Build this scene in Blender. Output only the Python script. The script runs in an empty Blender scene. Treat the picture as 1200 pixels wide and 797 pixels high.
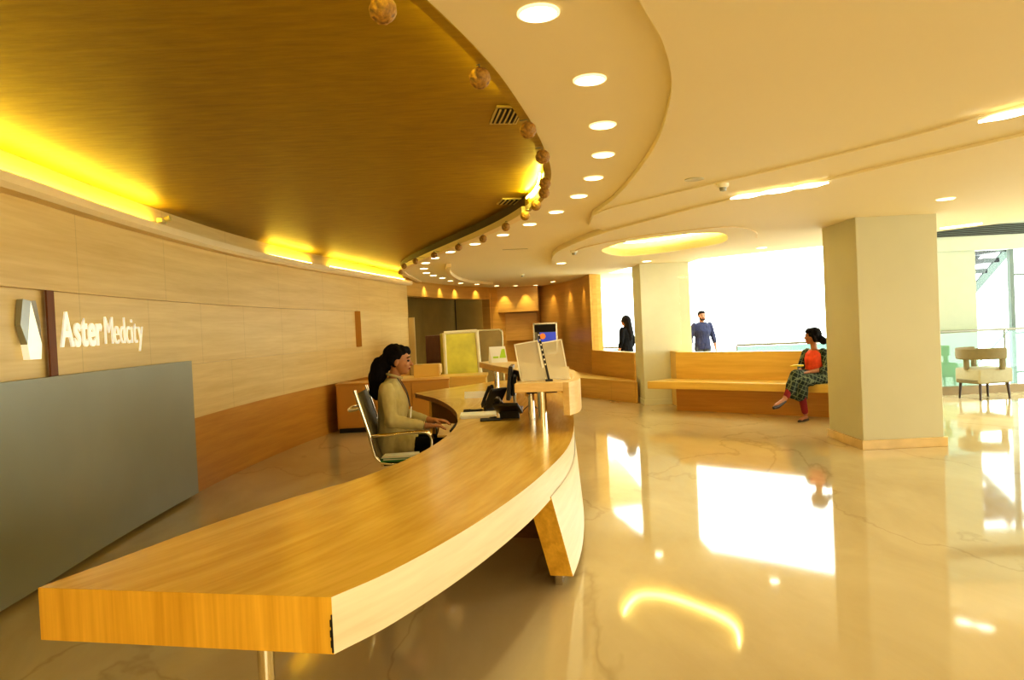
import bpy, bmesh, math, random
from mathutils import Vector, Matrix, noise
random.seed(7)
C = bpy.context.collection
PI = math.pi
V = Vector

# ------------------------------------------------------------------ materials
def nm(name):
    m = bpy.data.materials.new(name); m.use_nodes = True
    nt = m.node_tree; b = nt.nodes['Principled BSDF']
    return m, nt, b

def setp(b, **k):
    for a, v in k.items():
        b.inputs[a.replace('_', ' ')].default_value = v

def plain(name, col, rough=.5, metal=0, spec=.5, var=.06, vscale=6, bump=0, emit=0, ecol=None):
    """flat paint / plastic / cloth with a faint procedural mottling"""
    m, nt, b = nm(name)
    tc = nt.nodes.new('ShaderNodeTexCoord'); n = nt.nodes.new('ShaderNodeTexNoise')
    n.inputs['Scale'].default_value = vscale; n.inputs['Detail'].default_value = 3
    nt.links.new(tc.outputs['Object'], n.inputs['Vector'])
    r = nt.nodes.new('ShaderNodeValToRGB')
    r.color_ramp.elements[0].position = .3; r.color_ramp.elements[1].position = .7
    r.color_ramp.elements[0].color = tuple(max(0, c*(1-var)) for c in col)+(1,)
    r.color_ramp.elements[1].color = tuple(min(1, c*(1+var)) for c in col)+(1,)
    nt.links.new(n.outputs['Fac'], r.inputs['Fac']); nt.links.new(r.outputs['Color'], b.inputs['Base Color'])
    setp(b, Roughness=rough, Metallic=metal)
    b.inputs['Specular IOR Level'].default_value = spec
    if bump:
        bp = nt.nodes.new('ShaderNodeBump'); bp.inputs['Strength'].default_value = bump
        bp.inputs['Distance'].default_value = .01
        nt.links.new(n.outputs['Fac'], bp.inputs['Height']); nt.links.new(bp.outputs['Normal'], b.inputs['Normal'])
    if emit:
        b.inputs['Emission Color'].default_value = tuple(ecol or col)+(1,)
        b.inputs['Emission Strength'].default_value = emit
    return m

def wood(name, c1, c2, scale=(1, 12, 12), rough=.35, uv=False, seed=0, spec=.4, joints=None):
    m, nt, b = nm(name)
    tc = nt.nodes.new('ShaderNodeTexCoord'); mp = nt.nodes.new('ShaderNodeMapping')
    mp.inputs['Scale'].default_value = scale; mp.inputs['Location'].default_value = (seed, seed*1.7, seed*.3)
    nt.links.new(tc.outputs['UV' if uv else 'Object'], mp.inputs['Vector'])
    n = nt.nodes.new('ShaderNodeTexNoise'); n.inputs['Scale'].default_value = 1.2
    n.inputs['Detail'].default_value = 5; n.inputs['Distortion'].default_value = .6
    n2 = nt.nodes.new('ShaderNodeTexNoise'); n2.inputs['Scale'].default_value = 6; n2.inputs['Detail'].default_value = 3
    nt.links.new(mp.outputs['Vector'], n.inputs['Vector']); nt.links.new(mp.outputs['Vector'], n2.inputs['Vector'])
    mx = nt.nodes.new('ShaderNodeMix'); mx.inputs[0].default_value = .3
    nt.links.new(n.outputs['Fac'], mx.inputs[2]); nt.links.new(n2.outputs['Fac'], mx.inputs[3])
    r = nt.nodes.new('ShaderNodeValToRGB')
    r.color_ramp.elements[0].position = .33; r.color_ramp.elements[1].position = .66
    r.color_ramp.elements[0].color = c1+(1,); r.color_ramp.elements[1].color = c2+(1,)
    nt.links.new(mx.outputs[0], r.inputs['Fac'])
    out = r.outputs['Color']
    if joints:                                   # vertical veneer joints every `joints` metres of u
        sx = nt.nodes.new('ShaderNodeSeparateXYZ'); nt.links.new(tc.outputs['UV'], sx.inputs[0])
        d = nt.nodes.new('ShaderNodeMath'); d.operation = 'MODULO'; d.inputs[1].default_value = joints
        nt.links.new(sx.outputs['X'], d.inputs[0])
        l = nt.nodes.new('ShaderNodeMath'); l.operation = 'LESS_THAN'; l.inputs[1].default_value = .008
        nt.links.new(d.outputs[0], l.inputs[0])
        m2 = nt.nodes.new('ShaderNodeMix'); m2.data_type = 'RGBA'
        s = nt.nodes.new('ShaderNodeMath'); s.operation = 'MULTIPLY'; s.inputs[1].default_value = .35
        nt.links.new(l.outputs[0], s.inputs[0]); nt.links.new(s.outputs[0], m2.inputs[0])
        nt.links.new(out, m2.inputs[6]); m2.inputs[7].default_value = tuple(c*.45 for c in c1)+(1,)
        out = m2.outputs[2]
    nt.links.new(out, b.inputs['Base Color'])
    setp(b, Roughness=rough); b.inputs['Specular IOR Level'].default_value = spec
    return m

def emis(name, col, s):
    m, nt, b = nm(name)
    b.inputs['Base Color'].default_value = col+(1,)
    b.inputs['Emission Color'].default_value = col+(1,); b.inputs['Emission Strength'].default_value = s
    return m

def glassy(name, tint, refl=.08, rough=.02):
    m, nt, b = nm(name); nt.nodes.remove(b)
    t = nt.nodes.new('ShaderNodeBsdfTransparent'); t.inputs[0].default_value = tint+(1,)
    g = nt.nodes.new('ShaderNodeBsdfGlossy'); g.inputs['Roughness'].default_value = rough
    mx = nt.nodes.new('ShaderNodeMixShader'); mx.inputs[0].default_value = refl
    nt.links.new(t.outputs[0], mx.inputs[1]); nt.links.new(g.outputs[0], mx.inputs[2])
    nt.links.new(mx.outputs[0], nt.nodes['Material Output'].inputs[0])
    return m

def marble(name, base, dark, vein):
    m, nt, b = nm(name)
    tc = nt.nodes.new('ShaderNodeTexCoord')
    mp = nt.nodes.new('ShaderNodeMapping'); mp.inputs['Rotation'].default_value = (0, 0, .5); mp.inputs['Scale'].default_value = (1, .45, 1)
    nt.links.new(tc.outputs['Object'], mp.inputs['Vector'])
    n = nt.nodes.new('ShaderNodeTexNoise'); n.inputs['Scale'].default_value = 1.1; n.inputs['Detail'].default_value = 7
    n.inputs['Roughness'].default_value = .6; n.inputs['Distortion'].default_value = .8
    nt.links.new(mp.outputs[0], n.inputs['Vector'])
    r = nt.nodes.new('ShaderNodeValToRGB'); r.color_ramp.elements[0].position = .3; r.color_ramp.elements[1].position = .68
    r.color_ramp.elements[0].color = dark+(1,); r.color_ramp.elements[1].color = base+(1,)
    nt.links.new(n.outputs['Fac'], r.inputs['Fac'])
    # thin wandering veins: narrow band of a distorted noise
    n2 = nt.nodes.new('ShaderNodeTexNoise'); n2.inputs['Scale'].default_value = .55; n2.inputs['Detail'].default_value = 6
    n2.inputs['Distortion'].default_value = .5
    nt.links.new(mp.outputs[0], n2.inputs['Vector'])
    s = nt.nodes.new('ShaderNodeMath'); s.operation = 'SUBTRACT'; s.inputs[1].default_value = .5
    a = nt.nodes.new('ShaderNodeMath'); a.operation = 'ABSOLUTE'
    nt.links.new(n2.outputs['Fac'], s.inputs[0]); nt.links.new(s.outputs[0], a.inputs[0])
    r2 = nt.nodes.new('ShaderNodeValToRGB'); r2.color_ramp.elements[0].position = 0; r2.color_ramp.elements[1].position = .007
    r2.color_ramp.elements[0].color = (.30, .30, .30, 1); r2.color_ramp.elements[1].color = (0, 0, 0, 1)
    nt.links.new(a.outputs[0], r2.inputs['Fac'])
    mx = nt.nodes.new('ShaderNodeMix'); mx.data_type = 'RGBA'
    nt.links.new(r2.outputs['Color'], mx.inputs[0]); nt.links.new(r.outputs['Color'], mx.inputs[6]); mx.inputs[7].default_value = vein+(1,)
    nt.links.new(mx.outputs[2], b.inputs['Base Color'])
    setp(b, Roughness=.055, IOR=1.6); b.inputs['Specular IOR Level'].default_value = .6
    n3 = nt.nodes.new('ShaderNodeTexNoise'); n3.inputs['Scale'].default_value = 2.2; n3.inputs['Detail'].default_value = 1
    nt.links.new(tc.outputs['Object'], n3.inputs['Vector'])
    bp = nt.nodes.new('ShaderNodeBump'); bp.inputs['Strength'].default_value = .02; bp.inputs['Distance'].default_value = .02
    nt.links.new(n3.outputs['Fac'], bp.inputs['Height']); nt.links.new(bp.outputs['Normal'], b.inputs['Normal'])
    return m

def goldleaf(name):
    m, nt, b = nm(name)
    tc = nt.nodes.new('ShaderNodeTexCoord'); mp = nt.nodes.new('ShaderNodeMapping')
    mp.inputs['Scale'].default_value = (3, 14, 1); mp.inputs['Rotation'].default_value = (0, 0, .1)
    nt.links.new(tc.outputs['Object'], mp.inputs['Vector'])
    n = nt.nodes.new('ShaderNodeTexNoise'); n.inputs['Scale'].default_value = 1.4; n.inputs['Detail'].default_value = 8; n.inputs['Roughness'].default_value = .65
    nt.links.new(mp.outputs[0], n.inputs['Vector'])
    r = nt.nodes.new('ShaderNodeValToRGB'); r.color_ramp.elements[0].position = .18; r.color_ramp.elements[1].position = .82
    r.color_ramp.elements[0].color = (.30, .19, .002, 1); r.color_ramp.elements[1].color = (.50, .345, .004, 1)
    nt.links.new(n.outputs['Fac'], r.inputs['Fac']); nt.links.new(r.outputs['Color'], b.inputs['Base Color'])
    setp(b, Roughness=.48, Metallic=.55)
    bp = nt.nodes.new('ShaderNodeBump'); bp.inputs['Strength'].default_value = .22; bp.inputs['Distance'].default_value = .01
    nt.links.new(n.outputs['Fac'], bp.inputs['Height']); nt.links.new(bp.outputs['Normal'], b.inputs['Normal'])
    return m

def plaid(name, base, line):
    m, nt, b = nm(name)
    tc = nt.nodes.new('ShaderNodeTexCoord'); sx = nt.nodes.new('ShaderNodeSeparateXYZ')
    mp = nt.nodes.new('ShaderNodeMapping'); mp.inputs['Rotation'].default_value = (.35, .3, .4)
    nt.links.new(tc.outputs['Object'], mp.inputs['Vector']); nt.links.new(mp.outputs[0], sx.inputs[0])
    outs = []
    for ax in ('X', 'Y', 'Z'):
        a = nt.nodes.new('ShaderNodeMath'); a.operation = 'PINGPONG'; a.inputs[1].default_value = .030
        nt.links.new(sx.outputs[ax], a.inputs[0])
        l = nt.nodes.new('ShaderNodeMath'); l.operation = 'LESS_THAN'; l.inputs[1].default_value = .0045
        nt.links.new(a.outputs[0], l.inputs[0]); outs.append(l.outputs[0])
    mm = nt.nodes.new('ShaderNodeMath'); mm.operation = 'MAXIMUM'
    nt.links.new(outs[0], mm.inputs[0]); nt.links.new(outs[1], mm.inputs[1])
    m3 = nt.nodes.new('ShaderNodeMath'); m3.operation = 'MAXIMUM'
    nt.links.new(mm.outputs[0], m3.inputs[0]); nt.links.new(outs[2], m3.inputs[1])
    mx = nt.nodes.new('ShaderNodeMix'); mx.data_type = 'RGBA'
    nt.links.new(m3.outputs[0], mx.inputs[0]); mx.inputs[6].default_value = base+(1,); mx.inputs[7].default_value = line+(1,)
    nt.links.new(mx.outputs[2], b.inputs['Base Color']); setp(b, Roughness=.85)
    return m

M = {}
M['floor'] = marble('beige_marble', (.68, .57, .33), (.55, .44, .235), (.28, .18, .07))
M['ceil'] = plain('cream_plaster', (.88, .785, .55), .75, var=.015, vscale=.6, spec=.2)
M['ceil2'] = plain('cream_plaster_deeper', (.86, .765, .53), .75, var=.015, vscale=.6, spec=.2)  # slightly darker cream than the main ceiling plate
M['gold'] = goldleaf('gold_leaf_ceiling')
M['shadedfascia'] = plain('shaded_far_fascia', (.07, .035, .01), .7, var=.1)  # shade inside the far rim, painted as dark brown
M['fascia'] = plain('recess_fascia_paint', (.30, .20, .06), .6, var=.1)
M['lip'] = plain('cream_lip_paint', (.85, .68, .38), .6, var=.02, spec=.3)
M['wallwood'] = wood('pale_veneer', (.68, .48, .175), (.80, .60, .25), (.5, 9, 1), .36, uv=True, joints=1.45)
M['wallwood2'] = wood('mid_veneer', (.71, .515, .20), (.83, .64, .29), (.5, 9, 1), .36, uv=True, seed=3, joints=1.1)
M['basewood'] = wood('orange_veneer', (.50, .24, .035), (.62, .33, .06), (.5, 9, 1), .3, uv=True, seed=5)
M['farwood'] = wood('honey_veneer', (.60, .34, .07), (.74, .45, .11), (.5, 10, 1), .35, uv=True, seed=8, joints=2.2)
M['farwood_box'] = wood('honey_veneer_box', (.60, .34, .07), (.74, .45, .11), (1, 1, 12), .35)
M['darkstrip'] = wood('dark_stained_groove', (.14, .045, .006), (.22, .075, .012), (8, 8, 1), .5)
M['greypanel'] = plain('grey_laminate', (.30, .31, .23), .36, metal=.25, var=.05, vscale=1.2, spec=.5)
M['greywall'] = plain('grey_stone_panel', (.27, .20, .06), .95, spec=.05, var=.10, vscale=2.0)
M['ctop'] = wood('counter_top_veneer', (.62, .37, .06), (.86, .58, .14), (.8, 7, 1), .2, uv=True, seed=1, spec=.5)
M['cfront'] = wood('counter_front_lit_veneer', (.72, .62, .40), (.86, .77, .54), (.6, 9, 1), .4, uv=True, seed=2)  # paler than the top: window light put into the veneer colour
M['cend'] = wood('counter_end_veneer', (.66, .36, .03), (.92, .56, .07), (14, 14, .5), .35, seed=4)
M['cdark'] = wood('counter_dark_brown_veneer', (.17, .07, .012), (.26, .11, .02), (.5, 9, 9), .5, seed=6)  # dark brown wood of the inner edge, underside and pedestal
M['bench'] = wood('bench_veneer', (.70, .45, .10), (.86, .60, .17), (.5, 9, 1), .3, uv=True, seed=9)
M['shelf'] = wood('shelf_veneer', (.70, .48, .20), (.84, .62, .30), (3, 3, 14), .35, seed=12)
M['steel'] = plain('brushed_steel', (.62, .58, .50), .22, metal=1, var=.04, vscale=30)
M['chrome'] = plain('chrome', (.80, .74, .60), .12, metal=1, var=.02)
M['column'] = plain('column_paint', (.58, .55, .38), .6, var=.03, vscale=1.4, spec=.3)
M['pillar'] = plain('pillar_paint', (.76, .76, .60), .6, var=.02, spec=.3)
M['pale'] = plain('pale_green_plaster', (.44, .50, .40), .6, var=.02, spec=.3)
M['marb_skirt'] = plain('marble_skirting', (.68, .50, .24), .2, var=.1, vscale=5)
M['white'] = plain('white_board', (.86, .82, .68), .4, var=.02)
M['paper'] = plain('white_paper', (.88, .86, .78), .7, var=.02)
M['black'] = plain('black_plastic', (.012, .012, .014), .3, var=.1)
M['blackmat'] = plain('black_matte', (.02, .018, .016), .6, var=.1)
M['screen'] = plain('dark_screen', (.03, .03, .035), .08, var=.05)
M['dl'] = emis('downlight_glow', (1, .93, .72), 14)
M['dlrim'] = plain('downlight_rim', (.85, .74, .50), .4, emit=.9, ecol=(1, .85, .5))
M['slot'] = emis('slot_light_glow', (1, .95, .78), 9)
M['cove'] = emis('yellow_cove_tube', (1, .84, .12), 60)
M['cove4'] = emis('rim_tube', (1, .84, .14), 170)
M['ball'] = plain('amber_woven_ball', (.32, .17, .025), .6, var=.5, vscale=55, bump=1)
M['letter'] = plain('brushed_white_letter', (.95, .93, .80), .3, metal=.1, var=.01, emit=.35, ecol=(1, .97, .8))  # slight emission stands in for light on the letters and kite
M['greyfacet'] = plain('silver_facet', (.36, .37, .33), .3, metal=.5, var=.05)
M['shirt'] = plain('olive_cream_cloth', (.50, .42, .20), .85, var=.10, vscale=14, bump=.3)
M['skin'] = plain('brown_skin', (.42, .19, .075), .5, var=.06, vscale=20)
M['skin2'] = plain('warm_brown_skin', (.40, .17, .08), .5, var=.06, vscale=20)
M['hair'] = plain('black_hair', (.006, .004, .004), .75, spec=.15, var=.3, vscale=40, bump=.6)
M['darkcloth'] = plain('black_cloth', (.006, .006, .007), .9, spec=.1, var=.1)
M['navy'] = plain('navy_cloth', (.010, .014, .055), .8, var=.25, vscale=12, bump=.3)
M['greycloth'] = plain('grey_trousers', (.05, .06, .075), .8, var=.1)
M['red'] = plain('orange_red_cloth', (.80, .09, .03), .75, var=.12, vscale=25)
M['maroon'] = plain('maroon_leggings', (.20, .008, .012), .8, var=.1)
M['plaid'] = plaid('green_black_plaid', (.010, .022, .014), (.15, .18, .11))
M['yellow'] = plain('yellow_paper', (.75, .62, .02), .6)
M['ywrap'] = plain('yellow_plastic_film', (.66, .62, .06), .28, var=.18, vscale=3.5, bump=.4)
M['foam'] = plain('white_foam_edge', (.85, .80, .55), .6, var=.04)
M['carton'] = plain('brown_wrap', (.36, .26, .10), .45, var=.15, vscale=4)
M['brownwood'] = wood('dark_brown_wood', (.09, .035, .01), (.16, .065, .02), (3, 3, 1), .4)
M['green'] = plain('green_folder', (.03, .22, .06), .5)
M['limegreen'] = plain('lime_print', (.42, .66, .04), .5)
M['blue'] = plain('blue_display', (.04, .07, .42), .3, emit=.5, ecol=(.08, .12, .7))
M['orange'] = plain('orange_display', (.85, .22, .04), .4, emit=.5, ecol=(1, .3, .05))
M['acrylic'] = plain('frosted_acrylic', (.74, .66, .46), .3, var=.04)
_nt = M['acrylic'].node_tree; _t = _nt.nodes.new('ShaderNodeBsdfTransparent'); _m = _nt.nodes.new('ShaderNodeMixShader'); _m.inputs[0].default_value = .5
_nt.links.new(_t.outputs[0], _m.inputs[1]); _nt.links.new(_nt.nodes['Principled BSDF'].outputs[0], _m.inputs[2]); _nt.links.new(_m.outputs[0], _nt.nodes['Material Output'].inputs[0])
M['mintglass'] = glassy('mint_outdoor_glass', (.34, .44, .39), .05)
M['pane'] = glassy('clear_pane', (.985, 1, .99), .025)
M['greenglass'] = glassy('green_balustrade_glass', (.82, .96, .90), .06)
M['steelrail'] = plain('rail_steel', (.20, .20, .15), .35, metal=.6)
M['kerb'] = plain('brown_kerb', (.26, .19, .09), .4)
M['armfab'] = plain('beige_upholstery_shaded', (.19, .155, .075), .85, var=.05, vscale=20)  # upholstery darkened for the shaded back of the armchair
M['armfab2'] = plain('beige_upholstery_lit', (.36, .34, .23), .85, var=.04, vscale=20)  # same upholstery paler, light on the seat put into its colour
M['darkleg'] = plain('dark_leg', (.035, .02, .012), .4)
M['outgrey'] = plain('outdoor_grey_steel', (.05, .065, .06), .6)
M['mullion'] = plain('grey_green_mullion', (.12, .17, .15), .5)
M['mesh'] = plain('olive_chair_mesh', (.16, .13, .06), .6, var=.2, vscale=60)
M['ventm'] = plain('vent_metal', (.62, .52, .22), .4, metal=.3)
M['vdark'] = plain('vent_dark', (.02, .015, .01), .8)

# ------------------------------------------------------------------ object helpers
def tag(o, label=None, cat=None, group=None, kind=None):
    if label: o['label'] = label
    if cat: o['category'] = cat
    if group: o['group'] = group
    if kind: o['kind'] = kind
    return o

def thing(name, label, cat, loc=(0, 0, 0), rz=0, group=None):
    o = bpy.data.objects.new(name, None); C.objects.link(o)
    o.location = loc; o.rotation_euler = (0, 0, rz); o.empty_display_size = .1
    return tag(o, label, cat, group)

def catmull(pts, n=6, closed=False):
    pts = [V(p) for p in pts]; out = []
    N = len(pts)
    rng = range(N if closed else N-1)
    for i in rng:
        p1, p2 = pts[i], pts[(i+1) % N]
        p0 = pts[(i-1) % N] if (closed or i > 0) else p1*2-p2
        p3 = pts[(i+2) % N] if (closed or i+2 < N) else p2*2-p1
        for k in range(n):
            t = k/n
            out.append(.5*((2*p1)+(p2-p0)*t+(2*p0-5*p1+4*p2-p3)*t*t+(3*p1-p0-3*p2+p3)*t**3))
    if not closed: out.append(pts[-1])
    return out

class MB:
    def __init__(s): s.bm = bmesh.new(); s.uv = s.bm.loops.layers.uv.new('UVMap')
    def box(s, c, d, rot=None, bev=0, seg=2):
        r = bmesh.ops.create_cube(s.bm, size=1)
        vs = r['verts']
        bmesh.ops.scale(s.bm, vec=V(d), verts=vs)
        if bev:
            es = list({e for v in vs for e in v.link_edges})
            rb = bmesh.ops.bevel(s.bm, geom=es, offset=bev, segments=seg, affect='EDGES', profile=.5)
            vs = list({v for f in rb['faces'] for v in f.verts} | {v for v in vs if v.is_valid})
        m = Matrix.Translation(V(c))
        if rot is not None: m = m @ (rot if isinstance(rot, Matrix) else Matrix.Rotation(rot, 4, 'Z'))
        bmesh.ops.transform(s.bm, matrix=m, verts=vs)
        return s
    def tube(s, pts, r, n=10, closed=False, caps=True):
        pts = [V(p) for p in pts]; N = len(pts)
        rr = r if isinstance(r, (list, tuple)) else [r]*N
        rings = []; up = None
        for i in range(N):
            a = pts[(i-1) % N] if (closed or i > 0) else pts[i]
            b = pts[(i+1) % N] if (closed or i < N-1) else pts[i]
            t = (b-a).normalized()
            if up is None:
                up = V((0, 0, 1)) if abs(t.z) < .9 else V((1, 0, 0))
            x = t.cross(up); 
            if x.length < 1e-5: x = t.cross(V((0, 1, .1)))
            x.normalize(); y = x.cross(t).normalized(); up = y
            rings.append([s.bm.verts.new(pts[i]+(x*math.cos(2*PI*k/n)+y*math.sin(2*PI*k/n))*rr[i]) for k in range(n)])
        for i in range(N if closed else N-1):
            A, B = rings[i], rings[(i+1) % N]
            for k in range(n):
                s.bm.faces.new((A[k], A[(k+1) % n], B[(k+1) % n], B[k]))
        if caps and not closed:
            s.bm.faces.new(rings[0][::-1]); s.bm.faces.new(rings[-1])
        return s
    def cyl(s, p0, p1, r, r2=None, n=20):
        return s.tube([p0, p1], [r, r if r2 is None else r2], n)
    def lathe(s, prof, c=(0, 0, 0), n=24):
        c = V(c); rings = []
        for r, z in prof:
            rings.append([s.bm.verts.new(c+V((r*math.cos(2*PI*k/n), r*math.sin(2*PI*k/n), z))) for k in range(n)] if r > 1e-6 else [s.bm.verts.new(c+V((0, 0, z)))])
        for A, B in zip(rings, rings[1:]):
            for k in range(n):
                q = [A[k % len(A)], A[(k+1) % n % len(A)] if len(A) > 1 else None, B[(k+1) % n % len(B)] if len(B) > 1 else None, B[k % len(B)]]
                q = [v for v in q if v is not None]
                if len(q) > 2: s.bm.faces.new(q)
        return s
    def prism(s, poly, z0, z1):
        a = [s.bm.verts.new((p[0], p[1], z0)) for p in poly]; b = [s.bm.verts.new((p[0], p[1], z1)) for p in poly]
        n = len(poly)
        s.bm.faces.new(a[::-1]); s.bm.faces.new(b)
        for i in range(n): s.bm.faces.new((a[i], a[(i+1) % n], b[(i+1) % n], b[i]))
        return s
    def quad(s, *p):
        s.bm.faces.new([s.bm.verts.new(q) for q in p]); return s
    def ell(s, c, r, rot=None, u=20, v=12):
        q = bmesh.ops.create_uvsphere(s.bm, u_segments=u, v_segments=v, radius=1)
        m = Matrix.Translation(V(c)) @ (rot.to_4x4() if rot is not None else Matrix.Identity(4)) @ Matrix.Diagonal((r[0], r[1], r[2], 1))
        bmesh.ops.transform(s.bm, matrix=m, verts=q['verts']); return s
    def build(s, name, m, parent=None, smooth=False, world=False, bevel=0):
        bmesh.ops.recalc_face_normals(s.bm, faces=s.bm.faces)
        me = bpy.data.meshes.new(name); s.bm.to_mesh(me); s.bm.free()
        o = bpy.data.objects.new(name, me); C.objects.link(o)
        me.materials.append(m)
        if parent is not None:
            o.parent = parent
            if world:
                p = parent; off = V(p.location)
                while p.parent: p = p.parent; off += V(p.location)
                me.transform(Matrix.Translation(-off))
        else:
            # put the origin at the mesh's own base centre
            vs = [v.co for v in me.vertices]
            c = V(((min(v.x for v in vs)+max(v.x for v in vs))/2, (min(v.y for v in vs)+max(v.y for v in vs))/2, min(v.z for v in vs)))
            me.transform(Matrix.Translation(-c)); o.location = c
        if smooth:
            for p in me.polygons: p.use_smooth = True
            me.set_sharp_from_angle(angle=math.radians(smooth if smooth is not True else 45))
        if bevel:
            b = o.modifiers.new('bevel', 'BEVEL'); b.width = bevel; b.segments = 2; b.limit_method = 'ANGLE'; b.angle_limit = .7
        return o

def struct(mb, name, m, **k): return tag(mb.build(name, m, **k), kind='structure')

def normals2(path):
    out = []
    for i in range(len(path)):
        a = path[max(0, i-1)]; b = path[min(len(path)-1, i+1)]
        t = (b-a).normalized(); out.append(V((t.y, -t.x)))
    return out

def strip(path, prof, off0=0.0):
    """sweep a closed (offset, z) profile along a 2-D path; u = arc length, v = z"""
    path = [V((p[0], p[1])) for p in path]; N = normals2(path)
    mb = MB(); bm = mb.bm; rings = []; L = 0; us = []
    for i, p in enumerate(path):
        if i: L += (p-path[i-1]).length
        us.append(L)
        rings.append([bm.verts.new((p.x+N[i].x*o, p.y+N[i].y*o, z)) for o, z in prof])
    n = len(prof)
    for i in range(len(path)-1):
        for k in range(n):
            k2 = (k+1) % n
            f = bm.faces.new((rings[i][k], rings[i][k2], rings[i+1][k2], rings[i+1][k]))
            for l, (u, kk) in zip(f.loops, ((us[i], k), (us[i], k2), (us[i+1], k2), (us[i+1], k))):
                l[mb.uv].uv = (u, prof[kk][1]+prof[kk][0]+7)
    for r, u in ((rings[0], us[0]), (rings[-1], us[-1])):
        f = bm.faces.new(r)
        for l, (o, z) in zip(f.loops, prof): l[mb.uv].uv = (u+o, z+7)
    return mb

def band(path, z0, z1, o0, o1): return strip(path, [(o0, z0), (o1, z0), (o1, z1), (o0, z1)])

def fill2d(loops, z0, z1, name, m, kind='structure'):
    """flat plate with holes, from closed 2-D loops"""
    cu = bpy.data.curves.new(name, 'CURVE'); cu.dimensions = '2D'; cu.fill_mode = 'BOTH'; cu.extrude = (z1-z0)/2
    for lp in loops:
        sp = cu.splines.new('POLY'); sp.points.add(len(lp)-1); sp.use_cyclic_u = True
        for q, p in zip(sp.points, lp): q.co = (p[0], p[1], 0, 1)
    o = bpy.data.objects.new('tmp', cu); C.objects.link(o)
    me = bpy.data.meshes.new_from_object(o.evaluated_get(bpy.context.evaluated_depsgraph_get()))
    bpy.data.objects.remove(o)
    me.name = name; me.materials.clear(); me.materials.append(m)
    r = bpy.data.objects.new(name, me); C.objects.link(r); r.location = (0, 0, (z0+z1)/2)
    return tag(r, kind=kind)

def clip(path, y0, y1):
    return [p for p in path if y0 <= p[1] <= y1]

# ------------------------------------------------------------------ room shell
cam = bpy.data.cameras.new('camera'); co = bpy.data.objects.new('camera', cam); C.objects.link(co)
cam.sensor_width = 36; cam.lens = 850/1200*36; cam.clip_start = .05
r_, p_ = .046, 16/850
fwd = V((0, math.cos(p_), -math.sin(p_))); down = V((0, -math.sin(p_), -math.cos(p_))); U = V((1, 0, 0))
R = U*math.cos(r_)+down*math.sin(r_); UP = U*math.sin(r_)-down*math.cos(r_)
mat = Matrix((R, UP, -fwd)).transposed().to_4x4(); mat.translation = (0, 0, 1.5)
co.matrix_world = mat
bpy.context.scene.camera = co

wallp = catmull([(-2.85, -3.5), (-2.88, 0), (-2.92, 2.4), (-3.0, 4.2), (-3.1, 5.5), (-3.15, 7), (-3.12, 8.5), (-2.99, 9.9), (-2.82, 11), (-2.5, 12.8), (-2.12, 15)], 8)
farp = catmull([(-2.12, 15), (-1.45, 17.5), (-.55, 19.2), (.1, 19.75), (.8, 19.9)], 8)
farp2 = catmull([(.8, 19.9), (1.25, 18.9), (1.6, 17.3), (1.74, 15.8)], 8)

struct(MB().prism([(-5, -4), (10.5, -4), (12.5, 12.35), (6.2, 12.35), (6.2, 18), (4, 22), (-5, 22)], -.12, 0), 'floor', M['floor'])

# left curved wall, banded
struct(band(wallp, 1.88, 2.90, 0, -.2), 'wall_left', M['wallwood'], smooth=30)
struct(band(clip(wallp, -4, 12.35), 1.27, 1.88, -.05, -.2), 'wall_left', M['wallwood2'], smooth=30)
struct(band(clip(wallp, 12.2, 15.1), 1.27, 1.88, 0, -.2), 'wall_left', M['wallwood2'], smooth=30)
struct(band(wallp, .74, 1.27, 0, -.2), 'wall_left', M['wallwood'], smooth=30)
struct(band(wallp, 0, .74, -.02, -.2), 'wall_left', M['basewood'], smooth=30)
# narrow end face of the recessed band
struct(MB().box((-2.60, 12.3, 1.575), (.11, .012, .60)), 'trim_7', M['basewood'])
# return jamb that steps out at the opening
struct(MB().box((-2.06, 15.02, .89), (.12, .1, 1.78), bev=.004), 'wall_left', M['wallwood2'])
# far wall: header above the opening, wood beyond it
iop = [i for i, p in enumerate(farp) if p[1] <= 19.25][-1]
struct(band(farp[:iop+1], 2.24, 2.62, 0, -.25), 'wall_back', M['farwood'], smooth=30)
struct(band(farp[iop:], 0, 2.62, 0, -.25), 'wall_back', M['farwood'], smooth=30)
struct(band(farp2, 0, 2.62, 0, -.25), 'wall_right', M['farwood'], smooth=30)
# two shallow veneer boxes stepping out of the far wall
struct(MB().box((.19, 19.62, 2.23), (1.12, .32, .70), -.0, .004), 'trim_2', M['farwood_box'])
struct(MB().box((.17, 19.72, 1.48), (1.08, .22, .74), -.0, .004), 'trim_3', M['farwood_box'])
# grey stone recess behind the opening
gp = [(-2.6, 15.0), (-2.15, 17.9), (-1.5, 19.6), (-.4, 20.3)]
struct(band([V(p) for p in gp], 0, 2.7, 0, -.12), 'wall_back', M['greywall'])
for a, b in ((gp[2], .2),):
    struct(MB().box((a[0]+.012, a[1]-.01, 1.3), (.02, .02, 2.6)), 'trim_4', M['vdark'])
struct(MB().box((-.56, 19.55, 1.2), (.12, .6, 2.4)), 'wall_back', M['farwood'])

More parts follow.
